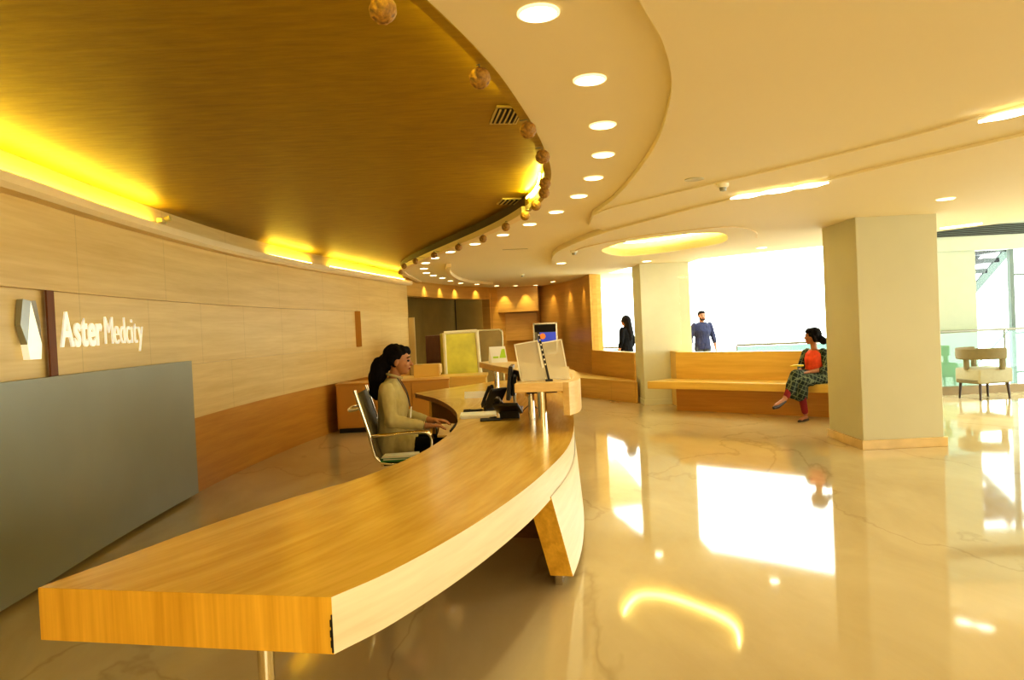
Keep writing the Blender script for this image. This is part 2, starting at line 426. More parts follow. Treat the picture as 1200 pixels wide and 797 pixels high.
# ceilings -------------------------------------------------------------
oval = [(-3.0, -1.0), (-1.8, -.3), (-1.1, .6), (-.6, 1.45), (-.28, 2.32), (-.09, 2.91), (.03, 3.42), (.15, 4.05), (.26, 4.83), (.29, 5.41), (.26, 6.26), (.05, 7.2), (-.34, 8.35), (-1.18, 10.52), (-1.80, 12.3), (-1.92, 13.2), (-1.93, 14.2), (-1.95, 15.6)]
ovalc = catmull(oval, 6)
wall_edge = [(p.x-.02, p.y) for p in wallp if p.y > -1.2]
pocket = [(p.x, p.y) for p in catmull([(1.32, 10.2), (1.36, 9.56), (1.56, 9.0), (1.98, 8.66), (2.47, 8.60), (2.75, 9.08), (2.88, 9.8), (2.6, 10.4), (2.14, 11.0), (1.70, 11.05)], 5, True)]
base = [(p.x, p.y) for p in ovalc] + [(-2.3, 15.6), (-2.6, 22), (3, 22), (3, 16), (1.95, 15.8), (2.25, 13.6), (3.25, 13.6), (3.25, 12.35), (4.8, 10.95), (5.75, 9.57), (6.26, 8.81), (8.8, 5.0), (9.6, 4.0), (9.6, -3.6), (-3.0, -3.6)]
fill2d([base, pocket], 2.56, 2.60, 'ceiling', M['ceil'])
gold = [(x, y) for x, y in wall_edge] + [(-2.1, 15.6)] + [(p.x, p.y) for p in reversed(ovalc)]
fill2d([gold], 2.70, 2.74, 'ceiling', M['gold'])
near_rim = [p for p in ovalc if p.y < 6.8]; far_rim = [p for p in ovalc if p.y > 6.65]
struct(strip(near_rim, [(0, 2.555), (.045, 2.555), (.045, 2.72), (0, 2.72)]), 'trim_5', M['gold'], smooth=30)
struct(strip(far_rim, [(0, 2.60), (.045, 2.60), (.045, 2.72), (0, 2.72)]), 'trim_5', M['shadedfascia'], smooth=30)  # shaded far stretch, its darkness put into the colour
struct(strip(far_rim, [(-.035, 2.535), (.06, 2.535), (.06, 2.60), (-.035, 2.60)]), 'trim_6', M['lip'], smooth=30)
arc = [(p.x, p.y) for p in catmull([(-.9, -.6), (-.1, .9), (.28, 1.8), (.46, 2.35), (.6, 2.68), (.73, 3.11), (.81, 3.54), (.89, 4.2), (.92, 5.01), (.91, 5.99), (.82, 6.9)], 6)]
l1 = [(p.x, p.y) for p in catmull([(4.6, .2), (3.4, 2.3), (2.68, 3.75), (2.49, 4.16), (2.23, 4.64), (1.87, 5.17), (1.41, 5.8), (.95, 6.5), (.82, 6.9)], 5)]
fill2d([arc + [(1.2, 7.0)] + [(x+.25, y+.2) for x, y in reversed(l1[:-6])] + [(4.8, -3.6), (-.9, -3.6)]], 2.525, 2.565, 'ceiling', M['ceil2'])
l2 = [(p.x, p.y) for p in catmull([(5.6, -.5), (4.2, 2.3), (3.1, 4.34), (2.71, 5.03), (2.37, 5.64), (1.89, 6.28), (1.42, 7.29), (1.03, 8.29), (.77, 9.43), (.66, 10.38), (.70, 11.65), (.92, 13.1), (1.3, 14.2), (1.95, 15.2)], 5)]
fill2d([l1 + [(.86, 7.6)] + [(x+.2, y+.15) for x, y in reversed([q for q in l2 if q[1] < 8.4])] + [(6.5, -3.6), (4.6, -3.6)]], 2.513, 2.563, 'ceiling', M['ceil2'])
cpoly = l2 + [(2.25, 13.6), (3.24, 13.6), (3.24, 12.34), (4.79, 10.94), (5.74, 9.56), (6.25, 8.80), (8.79, 4.99), (9.59, 3.99), (9.59, -3.6), (6.0, -3.6)]
fill2d([cpoly, pocket], 2.495, 2.562, 'ceiling', M['ceil2'])
# fine raised ring round the lit pocket and the far swirl
struct(strip(catmull([(.91, 10.02), (1.05, 9.44), (1.48, 8.7), (1.99, 8.26), (2.47, 8.07), (2.91, 8.6), (3.19, 9.34)], 6), [(0, 2.487), (.02, 2.487), (.02, 2.5), (0, 2.5)]), 'trim_8', M['lip'])
struct(strip(catmull([(-1.0, 11.7), (-1.09, 12.54), (-1.13, 13.71), (-1.08, 14.94), (-.89, 16.19), (-.44, 17.16)], 6), [(0, 2.50), (.07, 2.50), (.07, 2.57), (0, 2.57)]), 'trim_9', M['lip'])
# pocket interior
fill2d([[(x*1.0, y) for x, y in pocket]], 2.74, 2.76, 'ceiling', M['ceil'])
pk = [V(p) for p in pocket]; pk.append(pk[0])
struct(strip(pk, [(0, 2.5), (.02, 2.5), (.02, 2.76), (0, 2.76)]), 'trim_10', M['lip'], smooth=40)
cx, cy = 2.1, 9.8
# cream cove lip running along the top of the curved wall
lipp = [p for p in wallp if p.y > -1.0]
struct(strip(lipp, [(.10, 2.44), (.13, 2.47), (.13, 2.53), (.09, 2.53), (.0, 2.50), (.0, 2.44)]), 'trim_1', M['lip'], smooth=40)
struct(MB().prism([(-5, -4), (12.5, -4), (12.5, 12.7), (6.0, 12.7), (6.0, 10), (3, 13.8), (2, 16.2), (3, 22), (-5, 22)], 3.3, 3.4), 'ceiling', M['ceil2'])

# walls behind / beside the camera
struct(MB().box((3.3, -3.7, 1.4), (13, .2, 3)), 'wall_behind', M['pillar'])
struct(MB().box((9.7, -.6, 1.4), (.2, 6.2, 3)), 'wall_right', M['pillar'])

# column, pillar
struct(MB().prism([(3.725, 7.78), (4.60, 7.78), (4.62, 8.68), (3.755, 8.68)], 0, 2.6), 'column', M['column'], bevel=.01)
struct(MB().prism([(3.705, 7.755), (4.625, 7.755), (4.645, 8.70), (3.735, 8.70)], 0, .10), 'baseboard_column', M['marb_skirt'], bevel=.004)
struct(MB().prism([(2.30, 12.8), (3.17, 12.8), (3.17, 13.6), (2.30, 13.6)], 0, 2.6), 'column', M['pillar'], bevel=.01)
struct(MB().prism([(2.285, 12.78), (3.18, 12.78), (3.18, 13.6), (2.285, 13.6)], 0, .09), 'baseboard_column', M['pillar'])

# window parapets
parp = catmull([(2.72, 12.12), (3.15, 11.75), (3.69, 11.25), (4.62, 10.42), (5.35, 9.65)], 6)
struct(band(parp, 0, .94, 0, -.16), 'wall_window', M['bench'], smooth=30)
struct(MB().box((2.86, 12.50, .47), (.16, .6, .94)), 'wall_window', M['bench'])
parl = catmull([(1.72, 15.85), (1.98, 14.8), (2.27, 13.62)], 6)
struct(band(parl, 0, .90, 0, -.16), 'wall_window', M['farwood'], smooth=30)
# panes: real clear glass above the parapets
struct(band([p+V((.1, .1)) for p in parp], .94, 2.5, -.06, -.075), 'window_1', M['pane'])
struct(band([p+V((.08, .02)) for p in parl], .90, 2.56, -.06, -.075), 'window_2', M['pane'])
struct(MB().box((1.84, 15.85, 1.28), (.10, .10, 2.56)), 'window_2', M['farwood_box'])

# ------------------------------------------------------------------ gallery on the right
struct(MB().prism([(7.2, 12.5), (7.62, 12.5), (7.62, 12.8), (7.2, 12.8)], -.2, 3.3), 'wall_gallery', M['pale'])
struct(MB().box((7.83, 12.62, 1.2), (.42, .2, 2.9)), 'wall_gallery', M['pale'])
struct(MB().box((10, 12.6, 2.87), (6.0, .25, .86)), 'wall_gallery', M['pale'])
struct(MB().box((6.95, 12.3, .06), (.02, .02, .12)), 'trim_11', M['kerb'])
struct(MB().box((9.6, 12.34, .065), (5.6, .14, .13)), 'trim_12', M['kerb'])
w = MB()
for x in (8.74, 9.9, 11.2): w.box((x, 12.66, 1.2), (.07, .08, 2.5))
for z in (2.0, .98, .3): w.box((10.4, 12.66, z), (3.3, .05, .035))
struct(w, 'window_3', M['mullion'])
struct(MB().quad((8.05, 12.68, 0), (12.5, 12.68, 0), (12.5, 12.68, 2.45), (8.05, 12.68, 2.45)), 'window_3', M['pane'])

t = thing('shadow_gap_strip', 'long dark slatted strip standing in for a shadow gap on the pale gallery header', 'vent', (8.2, 12.46, 2.69))  # dark slats stand in for the shadow gap at the ceiling edge
MB().box((0, 0, .09), (1.75, .02, .18)).build('backing', M['vdark'], t)
g = MB()
for k in range(7): g.box((0, -.014, .02+k*.024), (1.75, .012, .006))
g.build('grille', M['mullion'], t)

def balustrade(a, b, z1, label, rail_r=.022, kerb=0, gm='greenglass'):
    a, b = V(a), V(b); d = b-a; L = d.length; ang = math.atan2(d.y, d.x)
    t = thing('glass_balustrade', label, 'railing', (a.x, a.y, kerb), ang)
    n = max(1, round(L/1.25)); z1 -= kerb
    for k in range(n):
        MB().box(((k+.5)*L/n, 0, z1/2), (L/n-.03, .014, z1-.04)).build('glass_panel', M[gm], t)
        MB().cyl((k*L/n, 0, 0), (k*L/n, 0, z1), .014).build('post', M['steelrail'], t, smooth=True)
    MB().box((L/2, 0, z1+.01), (L, .06, .04), bev=.01).build('handrail', M['steelrail'], t)
    return t
balustrade((7.05, 12.28), (12.2, 12.28), 1.06, 'green glass balustrade with steel handrail behind the armchair', kerb=.13)
balustrade((4.3, 13.9), (6.15, 13.6), .93, 'pale green glass balustrade beyond the wide window beside the bench', gm='mintglass')
balustrade((2.7, 17.5), (1.9, 17.9), .86, 'low glass balustrade beyond the narrow window at the far left', gm='mintglass')

# outdoor stair seen through the gallery window
t = thing('staircase', 'grey steel outdoor stair rising behind the gallery window', 'stairs', (8.55, 14.2, 0))
def bar(p, q, wd, h): 
    p, q = V(p), V(q); d = q-p; L = d.length
    m = Matrix.Rotation(-math.atan2(d.z, d.x), 4, 'Y')
    return MB().box((p+q)/2, (L, wd, h), rot=m)
bar((.35, 0, 1.62), (1.75, 0, 3.12), .06, .14).build('stringer', M['mullion'], t)
bar((.35, .95, 1.62), (1.75, .95, 3.12), .06, .14).build('stringer', M['outgrey'], t)
for k in range(6):
    MB().box((.20+.24*k-.05, .47, 1.74+.2*k+.02), (.30, 1.0, .09)).build('tread', M['outgrey'], t)
MB().box((.2, .5, 2.75), (1.6, 1.0, .06)).build('landing', M['outgrey'], t)
bar((.2, 0, .0), (1.2, 0, 1.0), .03, .03).build('handrail', M['mullion'], t)
MB().box((.1, .2, .8), (.08, .08, 1.9)).build('post', M['outgrey'], t)

# ------------------------------------------------------------------ reception counter
outer = [(-.55, 2.06), (-.41, 2.27), (-.22, 2.66), (-.03, 3.15), (.13, 3.66), (.30, 4.35), (.41, 5.15), (.49, 6.2), (.53, 7.2), (.49, 8.4), (.34, 9.4), (.08, 10.05), (-.22, 10.1), (-.58, 9.6), (-.95, 9.12), (-1.20, 8.74)]
inner = [(-1.52, 2.26), (-1.42, 2.52), (-1.28, 2.9), (-1.06, 3.36), (-.80, 3.80), (-.60, 4.42), (-.49, 5.1), (-.465, 5.7), (-.49, 6.1), (-.53, 6.5), (-.60, 6.9), (-.69, 7.3), (-.80, 7.7), (-.92, 8.05), (-1.05, 8.36), (-1.18, 8.66)]
n = 5
oc = catmull(outer, n); ic = catmull(inner, n)
cnt = thing('reception_counter', 'long curved light wood reception counter in the foreground', 'counter', (-.2, 5, 0))
mb = MB(); bm = mb.bm
def ramp(a, b, x): return max(0, min(1, (x-a)/(b-a)))
L = 0; prev = None; top = []; K = 6
for i, (o, q) in enumerate(zip(oc, ic)):
    mid = (o+q)/2
    if prev is not None: L += (mid-prev).length
    prev = mid
    row = []
    for k in range(K+1):
        f = k/K; p = o.lerp(q, f); row.append((bm.verts.new((p.x, p.y, .75)), L, (p-o).length))
    top.append(row)
for i in range(len(top)-1):
    for k in range(K):
        f = bm.faces.new((top[i][k][0], top[i+1][k][0], top[i+1][k+1][0], top[i][k+1][0]))
        for l, v in zip(f.loops, (top[i][k], top[i+1][k], top[i+1][k+1], top[i][k+1])): l[mb.uv].uv = (v[1], v[2])
mb.build('worktop', M['ctop'], cnt, world=True)
# fascia, inner edge, underside, ends
f1, f2, f3 = MB(), MB(), MB()
def wallstrip(mb, pts, zt, zb):
    u = 0; pr = None; vs = []
    for p, a, b in zip(pts, zt, zb):
        if pr is not None: u += (p-pr).length
        pr = p; vs.append((mb.bm.verts.new((p.x, p.y, a)), mb.bm.verts.new((p.x, p.y, b)), u, a, b))
    for A, B in zip(vs, vs[1:]):
        f = mb.bm.faces.new((A[0], B[0], B[1], A[1]))
        for l, uvc in zip(f.loops, ((A[2], A[3]), (B[2], B[3]), (B[2], B[4]), (A[2], A[4]))): l[mb.uv].uv = uvc
N_ = len(oc)
zo = [.585+.12*ramp(N_-26, N_-18, i) for i in range(N_)]
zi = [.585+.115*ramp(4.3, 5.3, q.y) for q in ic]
wallstrip(f1, oc, [.7499]*N_, zo); f1.build('fascia', M['cfront'], cnt, world=True, smooth=40)
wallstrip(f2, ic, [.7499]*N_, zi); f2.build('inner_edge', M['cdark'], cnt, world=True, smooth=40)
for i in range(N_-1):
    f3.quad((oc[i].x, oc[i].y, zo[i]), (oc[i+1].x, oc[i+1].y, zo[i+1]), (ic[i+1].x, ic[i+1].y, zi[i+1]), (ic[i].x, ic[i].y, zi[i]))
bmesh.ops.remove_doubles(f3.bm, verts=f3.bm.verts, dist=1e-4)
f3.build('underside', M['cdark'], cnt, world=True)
e = MB(); a, b = oc[0], ic[0]
e.quad((a.x, a.y, .7498), (b.x, b.y, .7498), (b.x, b.y, .585), (a.x, a.y, .585)); e.build('end_panel', M['cend'], cnt, world=True)
# dark chipped corner of the end panel
d = (b-a).normalized(); nrm = V((d.y, -d.x)); nrm = nrm if nrm.y < 0 else -nrm
ch = MB()
for k, (ww, z) in enumerate([(.003, .69), (.007, .675), (.004, .66), (.008, .645), (.005, .63), (.007, .615), (.004, .60)]):
    p = a+d*ww*.5+nrm*.002
    ch.box((p.x, p.y, z), (ww, .004, .02), rot=math.atan2(d.y, d.x))
ch.build('chipped_edge', M['vdark'], cnt, world=True)
# full-height curved front panel with slanting end
pan = MB(); fo = [p for p in oc[:-26] if p.y > 3.68]; N2 = normals2(fo)
rows = []
u = 0
for i, p in enumerate(fo):
    if i: u += (p-fo[i-1]).length
    rows.append((p, -1*N2[i] if N2[i].x < 0 else N2[i], u))
def slant(z): return .30*(1-(z-.075)/(.585-.075))
def atlen(s):
    for i in range(len(rows)-1):
        if rows[i+1][2] >= s:
            f = (s-rows[i][2])/(rows[i+1][2]-rows[i][2]); return rows[i][0].lerp(rows[i+1][0], f), rows[i][1].lerp(rows[i+1][1], f).normalized()
    return rows[-1][0], rows[-1][1]
Lp = rows[-1][2]; NS = 44; grid = []
for j in range(5):
    z = .075+(.60-.075)*j/4; s0 = slant(z); g1 = []
    for i in range(NS+1):
        s = s0+(Lp-s0)*i/NS; p, nn = atlen(s); p = p+nn*(.004+.04*(1-j/4))
        q = p-nn*.13; g1.append((pan.bm.verts.new((p.x, p.y, z)), pan.bm.verts.new((q.x, q.y, z)), s, z))
    grid.append(g1)
endf = MB()
for j in range(4):
    for i in range(NS):
        A, B, Cc, D = grid[j][i], grid[j][i+1], grid[j+1][i+1], grid[j+1][i]
        for w_ in (0, 1):
            f = pan.bm.faces.new((A[w_], B[w_], Cc[w_], D[w_]))
            for l, v in zip(f.loops, (A, B, Cc, D)): l[pan.uv].uv = (v[2], v[3]+3)
    endf.quad(grid[j][0][0].co, grid[j][0][1].co, grid[j+1][0][1].co, grid[j+1][0][0].co)
for i in range(NS):
    pan.bm.faces.new((grid[0][i][0], grid[0][i+1][0], grid[0][i+1][1], grid[0][i][1]))
bmesh.ops.remove_doubles(endf.bm, verts=endf.bm.verts, dist=1e-4)
endf.build('panel_end', M['cend'], cnt, world=True)
pan.build('front_panel', M['cfront'], cnt, world=True, smooth=40)
pl = [atlen(.36+(Lp-.36)*i/30) for i in range(31)]
wallp2 = [p-nn*.03 for p, nn in pl]
strip(wallp2, [(0, 0), (-.04, 0), (-.04, .08), (0, .08)]).build('plinth', M['steel'], cnt, world=True, smooth=40)
ped = [(-.12, 5.15), (.22, 5.05), (.33, 6.2), (.36, 7.2), (.3, 8.4), (.15, 9.2), (-.1, 9.75), (-.4, 9.5), (-.35, 8.6), (-.2, 7.4), (-.12, 6.2)]
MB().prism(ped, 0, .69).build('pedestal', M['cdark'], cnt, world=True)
for p in [(-.92, 8.95), (-.60, 8.35)]:
    pass
MB().box((-.83, 8.62, .35), (.5, .04, .68), rot=.9).build('side_panel', M['bench'], cnt, world=True)
MB().cyl((-.855, 2.36, 0), (-.855, 2.36, .59), .026).build('leg', M['chrome'], cnt, smooth=True, world=True)
# keyboard tray hung under the inner edge
MB().prism([(-.62, 5.68), (-.30, 5.60), (-.30, 6.35), (-.66, 6.35)], .655, .672).build('keyboard_tray', M['shelf'], cnt, world=True)
for y in (5.72, 6.3): MB().box((-.32, y, .685), (.03, .02, .05)).build('tray_bracket', M['blackmat'], cnt, world=True)
# raised transaction shelf with drop panel, on steel posts
sh_in = catmull([(0.0, 5.04), (.05, 5.4), (.09, 5.8), (.07, 6.3), (-.05, 7.04), (-.21, 7.64), (-.40, 8.5)], 5)
sh_out = catmull([(.335, 5.0), (.42, 5.2), (.47, 5.65), (.47, 6.3), (.36, 7.2), (.12, 8.0), (-.26, 8.7)], 5)
poly = [(p.x, p.y) for p in sh_in] + [(p.x, p.y) for p in reversed(sh_out)]
shf = MB().prism(poly, 1.035, 1.10).build('shelf', M['shelf'], cnt, world=True, bevel=.006)
dp = [p for p in sh_out if p.y < 6.6]
strip(dp, [(0, .87), (.045, .87), (.045, 1.098), (0, 1.098)]).build('drop_panel', M['shelf'], cnt, world=True, smooth=40)
strip([p for p in sh_in if 5.6 < p.y < 6.6], [(0, .95), (.03, .95), (.03, 1.05), (0, 1.05)]).build('shelf_apron', M['cend'], cnt, world=True, smooth=40)
for x, y, r in [(.19, 5.06, .032), (.13, 5.72, .026), (-.19, 8.0, .03)]:
    MB().cyl((x, y, .75), (x, y, 1.036), r, n=24).build('post', M['chrome'], cnt, smooth=True, world=True)
MB().box((.2, 5.5, 1.02), (.22, .5, .03)).build('shelf_bracket', M['blackmat'], cnt, world=True)

# ------------------------------------------------------------------ things on the counter
def brochure(x, y, label):
    t = thing('brochure_holder', label, 'brochure holder', (x, y, 1.10), .04, 'brochure holders on the raised counter shelf')
    tilt = Matrix.Rotation(-.13, 4, 'Y') @ Matrix.Rotation(-.10, 4, 'X')
    c = V((-.02, .03, .14))
    MB().box(c, (.165, .006, .27), rot=tilt).build('panel', M['acrylic'], t)
    f = MB()
    for dx, dz, sx, sz in ((-.084, 0, .008, .28), (.084, 0, .008, .28), (0, .138, .176, .008)):
        q = c+(tilt @ V((dx, 0, dz))); f.box(q, (sx, .012, sz), rot=tilt)
    f.build('frame', M['white'], t)
    MB().box((0, .02, .008), (.18, .10, .016), bev=.004).build('base', M['white'], t)
    MB().box((0, -.03, .05), (.17, .006, .085), rot=Matrix.Rotation(-.10, 4, 'X')).build('pocket', M['acrylic'], t)
brochure(.14, 5.22, 'frosted acrylic brochure holder with white frame, left one on the raised shelf')
brochure(.315, 5.24, 'frosted acrylic brochure holder with white frame, right one at the shelf corner')
t = thing('price_strip', 'narrow black printed strip standing between the two brochure holders', 'sign', (.25, 5.14, 1.10))
MB().box((-.032, 0, .18), (.016, .008, .36), rot=Matrix.Rotation(-.18, 4, 'Y')).build('strip', M['blackmat'], t)
for k in range(7): MB().box((-.032-.18*(.33-k*.035-.18), -.006, .33-k*.035), (.009, .003, .012)).build('printed_mark', M['white'], t)
MB().box((.0, 0, .006), (.05, .05, .012)).build('base', M['blackmat'], t)

t = thing('tent_card', 'small white tent card with lime green print on the far shelf', 'sign', (-.15, 8.15, 1.10), .05)
MB().quad((-.09, 0, 0), (.09, 0, 0), (.07, .05, .18), (-.11, .05, .18)).quad((-.09, .11, 0), (.09, .11, 0), (.07, .05, .18), (-.11, .05, .18)).build('card', M['paper'], t)
MB().quad((-.125, .02, 0), (-.088, -.002, 0), (-.11, .049, .178), (-.112, .051, .178)).build('side_flap', M['white'], t)
MB().quad((.0, -.004+.018*.9, .05), (.075, -.004+.018*.9, .05), (.062, .036, .15), (.03, .036, .15)).quad((-.07, .006, .05), (-.01, .006, .05), (-.01, .012, .07), (-.07, .012, .07)).build('print', M['limegreen'], t)

t = thing('computer_monitor', 'black flat monitor seen edge on behind the desk telephones', 'monitor', (-.03, 6.55, .75), math.radians(177))
tl = Matrix.Rotation(-.12, 4, 'Y')
MB().box((0, 0, .25), (.035, .40, .30), rot=tl, bev=.006).build('casing', M['black'], t)
MB().box((.018, 0, .25), (.004, .37, .27), rot=tl).build('screen', M['screen'], t)
MB().box((-.03, 0, .22), (.03, .26, .18), rot=tl, bev=.01).build('back_cover', M['blackmat'], t)
MB().box((-.03, 0, .07), (.03, .07, .14), bev=.006).build('neck', M['steel'], t)
MB().box((-.01, 0, .008), (.18, .24, .016), bev=.005).build('foot', M['black'], t)

def phone(loc, rz, tilt, label):
    t = thing('desk_telephone', label, 'telephone', loc, rz, 'desk telephones on the reception counter')
    m = Matrix.Rotation(-tilt, 4, 'X')
    MB().box((0, 0, .05+.09*math.sin(tilt)), (.21, .20, .03), rot=m, bev=.01).build('body', M['black'], t, smooth=True)
    c = V((0, 0, .05+.09*math.sin(tilt)))
    g = MB()
    for i in range(4):
        for j in range(5): g.box(c+(m @ V((.01+i*.022, -.07+j*.022, .017))), (.014, .012, .006), rot=m)
    g.build('keypad', M['greypanel'], t)
    MB().box(c+(m @ V((.04, .055, .017))), (.09, .04, .004), rot=m).build('display', M['carton'], t)
    hs = MB(); pts = [c+(m @ V((-.065, y, z))) for y, z in ((-.10, .03), (-.085, .05), (-.03, .06), (.03, .06), (.085, .05), (.10, .03))]
    hs.tube(pts, [.024, .023, .014, .014, .023, .024], 12); hs.build('handset', M['black'], t, smooth=True)
    MB().box((0, .05, .04), (.16, .03, .08), rot=Matrix.Rotation(.3, 4, 'X')).build('stand', M['blackmat'], t)
    cp = [V((-.07, -.10, .03)).lerp(V((-.16, .02, .01)), k/40)+V((math.cos(k*1.7)*.007, 0, math.sin(k*1.7)*.007)) for k in range(41)]
    MB().tube(cp, .0025, 6).build('cord', M['black'], t)
phone((-.17, 6.35, .75), .9, 1.05, 'black desk telephone propped upright beside the monitor')
phone((-.06, 5.86, .75), -.25, .45, 'black desk telephone lying low with keypad, in front of the monitor')
# loose cable by the steel post
cab = MB(); cab.tube(catmull([(.06, 5.95, .80), (.12, 5.98, .84), (.20, 6.02, .80), (.24, 5.9, .757), (.2, 5.75, .757), (.24, 5.6, .757)], 8), .0035, 6)
tag(cab.build('cable', M['black'], smooth=True), 'thin black cable curling beside the nearer steel posts', 'cable')
t = thing('paper_stack', 'flat stack of white papers on the counter by the telephones', 'papers', (-.31, 6.12, .75), .08)
for k in range(5): MB().box((random.uniform(-.01, .01), random.uniform(-.01, .01), .004+k*.006), (.30, .22, .005), rot=random.uniform(-.06, .06)).build('sheet', M['paper'], t)
for (x, y, a, l) in ((-.38, 6.50, .12, 'black telephone receiver strip lying behind the paper stack'), (-.20, 5.80, .10, 'black pen lying in front of the low telephone')):
    p = thing('pen', l, 'pen', (x, y, .75), a)
    MB().cyl((-.085, 0, .011), (.075, 0, .011), .011, n=12).build('barrel', M['black'], p, smooth=True)
    MB().cyl((.075, 0, .011), (.10, 0, .011), .010, .003, n=12).build('tip', M['black'], p, smooth=True)
    MB().box((-.05, 0, .024), (.06, .005, .004)).build('clip', M['black'], p)
t = thing('name_plate', 'small folded white name plate on the far worktop', 'name plate', (-.42, 7.75, .75), -.1)
MB().quad((-.12, 0, 0), (.12, 0, 0), (.12, .035, .07), (-.12, .035, .07)).quad((-.12, .07, 0), (.12, .07, 0), (.12, .035, .07), (-.12, .035, .07)).build('card', M['paper'], t)
MB().prism([(-.12, 0), (-.12, .07), (-.118, .07), (-.118, 0)], 0, .01).build('foot', M['steel'], t)
t = thing('keyboard', 'black keyboard on the tray under the seated woman\'s hand', 'keyboard', (-.46, 6.02, .672), math.radians(88))
MB().box((0, 0, .009), (.40, .14, .018), bev=.005).build('body', M['black'], t)
g = MB()
for i in range(14):
    for j in range(5): g.box((-.18+i*.0277, -.05+j*.025, .021), (.021, .019, .007))
g.build('keys', M['blackmat'], t)

# ------------------------------------------------------------------ body kit
def rotm(fd, tilt=0, roll=0):
    """local x = facing direction"""
    a = math.atan2(fd[1], fd[0])
    return (Matrix.Rotation(a, 3, 'Z') @ Matrix.Rotation(tilt, 3, 'Y') @ Matrix.Rotation(roll, 3, 'X'))

def blob(name, items, m, parent, vox=.008, smooth=4, disp=0, cut=None):
    mb = MB()
    for it in items:
        if it[0] == 'c':
            _, a, ra, b, rb = it; a, b = V(a), V(b)
            mb.ell(a, (ra,)*3, u=16, v=10); mb.ell(b, (rb,)*3, u=16, v=10)
            if (b-a).length > 1e-4: mb.tube([a, b], [ra, rb], 16)
        elif it[0] == 'b':
            mb.box(it[1], it[2], rot=it[3] if len(it) > 3 else None)
        elif it[0] == 'l':                                     # loft of ellipse rings (cx,cy,z,rx,ry)
            rings = []
            for (x, y, z, rx, ry) in it[1]:
                rings.append([mb.bm.verts.new((x+rx*math.cos(2*PI*k/24), y+ry*math.sin(2*PI*k/24), z)) for k in range(24)])
            for A, B in zip(rings, rings[1:]):
                for k in range(24): mb.bm.faces.new((A[k], A[(k+1) % 24], B[(k+1) % 24], B[k]))
            mb.bm.faces.new(rings[0][::-1]); mb.bm.faces.new(rings[-1])
        else:
            mb.ell(it[1], it[2], it[3] if len(it) > 3 else None)
    o = mb.build(name, m, parent)
    o.parent = None
    r = o.modifiers.new('r', 'REMESH'); r.mode = 'VOXEL'; r.voxel_size = vox; r.use_smooth_shade = True
    s = o.modifiers.new('s', 'SMOOTH'); s.factor = .5; s.iterations = smooth
    me = bpy.data.meshes.new_from_object(o.evaluated_get(bpy.context.evaluated_depsgraph_get()))
    old = o.data; o.modifiers.clear(); o.data = me; bpy.data.meshes.remove(old)
    me.materials.clear(); me.materials.append(m)
    for v in me.vertices:
        if disp:
            v.co += v.normal*disp*noise.noise(V((v.co.x*30, v.co.y*30, v.co.z*14)))
    for p in me.polygons: p.use_smooth = True
    o.parent = parent; me.name = name
    return o

def head_items(c, fd, tilt=0, s=1.0, ears=True, beard=False):
    R = rotm(fd, tilt); c = V(c); P = lambda x, y, z: c+R @ (V((x, y, z))*s)
    it = [('e', P(-.012, 0, .03), (.098*s, .078*s, .092*s), R), ('e', P(.03, 0, -.02), (.064*s, .062*s, .085*s), R),
          ('e', P(.055, 0, -.078), (.030*s, .034*s, .026*s), R), ('c', P(.088, 0, .012), .009*s, P(.108, 0, -.022), .012*s),
          ('e', P(.084, 0, -.052), (.012*s, .024*s, .010*s), R), ('e', P(.08, 0, .035), (.014*s, .05*s, .010*s), R),
          ('e', P(.062, .036, -.02), (.022*s, .022*s, .022*s), R), ('e', P(.062, -.036, -.02), (.022*s, .022*s, .022*s), R)]
    if ears: it += [('e', P(-.008, .078, -.008), (.018*s, .009*s, .03*s), R), ('e', P(-.008, -.078, -.008), (.018*s, .009*s, .03*s), R)]
    return it
def face_parts(c, fd, tilt, parent, s=1.0, lip=None):
    R = rotm(fd, tilt); c = V(c); P = lambda x, y, z: c+R @ (V((x, y, z))*s)
    for sg in (-1, 1):
        MB().ell(P(.084, .031*sg, .010), (.010*s, .015*s, .008*s), R).build('eye', M['blackmat'], parent, smooth=True)
        MB().tube([P(.090, .014*sg, .036), P(.091, .032*sg, .041), P(.078, .052*sg, .034)], .0035*s, 6).build('eyebrow', M['hair'], parent, smooth=True)
    MB().ell(P(.092, 0, -.052), (.008*s, .022*s, .007*s), R).build('mouth', lip or M['maroon'], parent, smooth=True)

def hand_items(w, d, up, thumb, L=.17, curl=.5):
    """w wrist, d pointing direction, up = back-of-hand normal, thumb = sideways sign"""
    w, d, up = V(w), V(d).normalized(), V(up); up = (up-d*up.dot(d)).normalized(); sd = d.cross(up)*thumb
    it = [('c', w, .022, w+d*.03, .024)]
    for k in (-1.5, -.5, .5, 1.5):
        b0 = w+d*.02+sd*k*.010; b1 = w+d*.085+sd*k*.019
        it.append(('c', b0, .016, b1, .012))
        ln = (.075, .085, .080, .062)[int(k+1.5)] if thumb else .08
        ln = {1.5: .072, .5: .082, -.5: .076, -1.5: .060}[k]
        m1 = b1+(d*math.cos(curl*.5)-up*math.sin(curl*.5))*ln*.5+sd*k*.003
        m2 = m1+(d*math.cos(curl*1.4)-up*math.sin(curl*1.4))*ln*.5
        it += [('c', b1, .0095, m1, .0085), ('c', m1, .0085, m2, .0070)]
    t0 = w+d*.025+sd*.020; t1 = t0+(d*.6+sd*.8-up*.2).normalized()*.045; t2 = t1+(d*.95+sd*.2-up*.3).normalized()*.035
    it += [('c', t0, .014, t1, .011), ('c', t1, .011, t2, .008)]
    return it

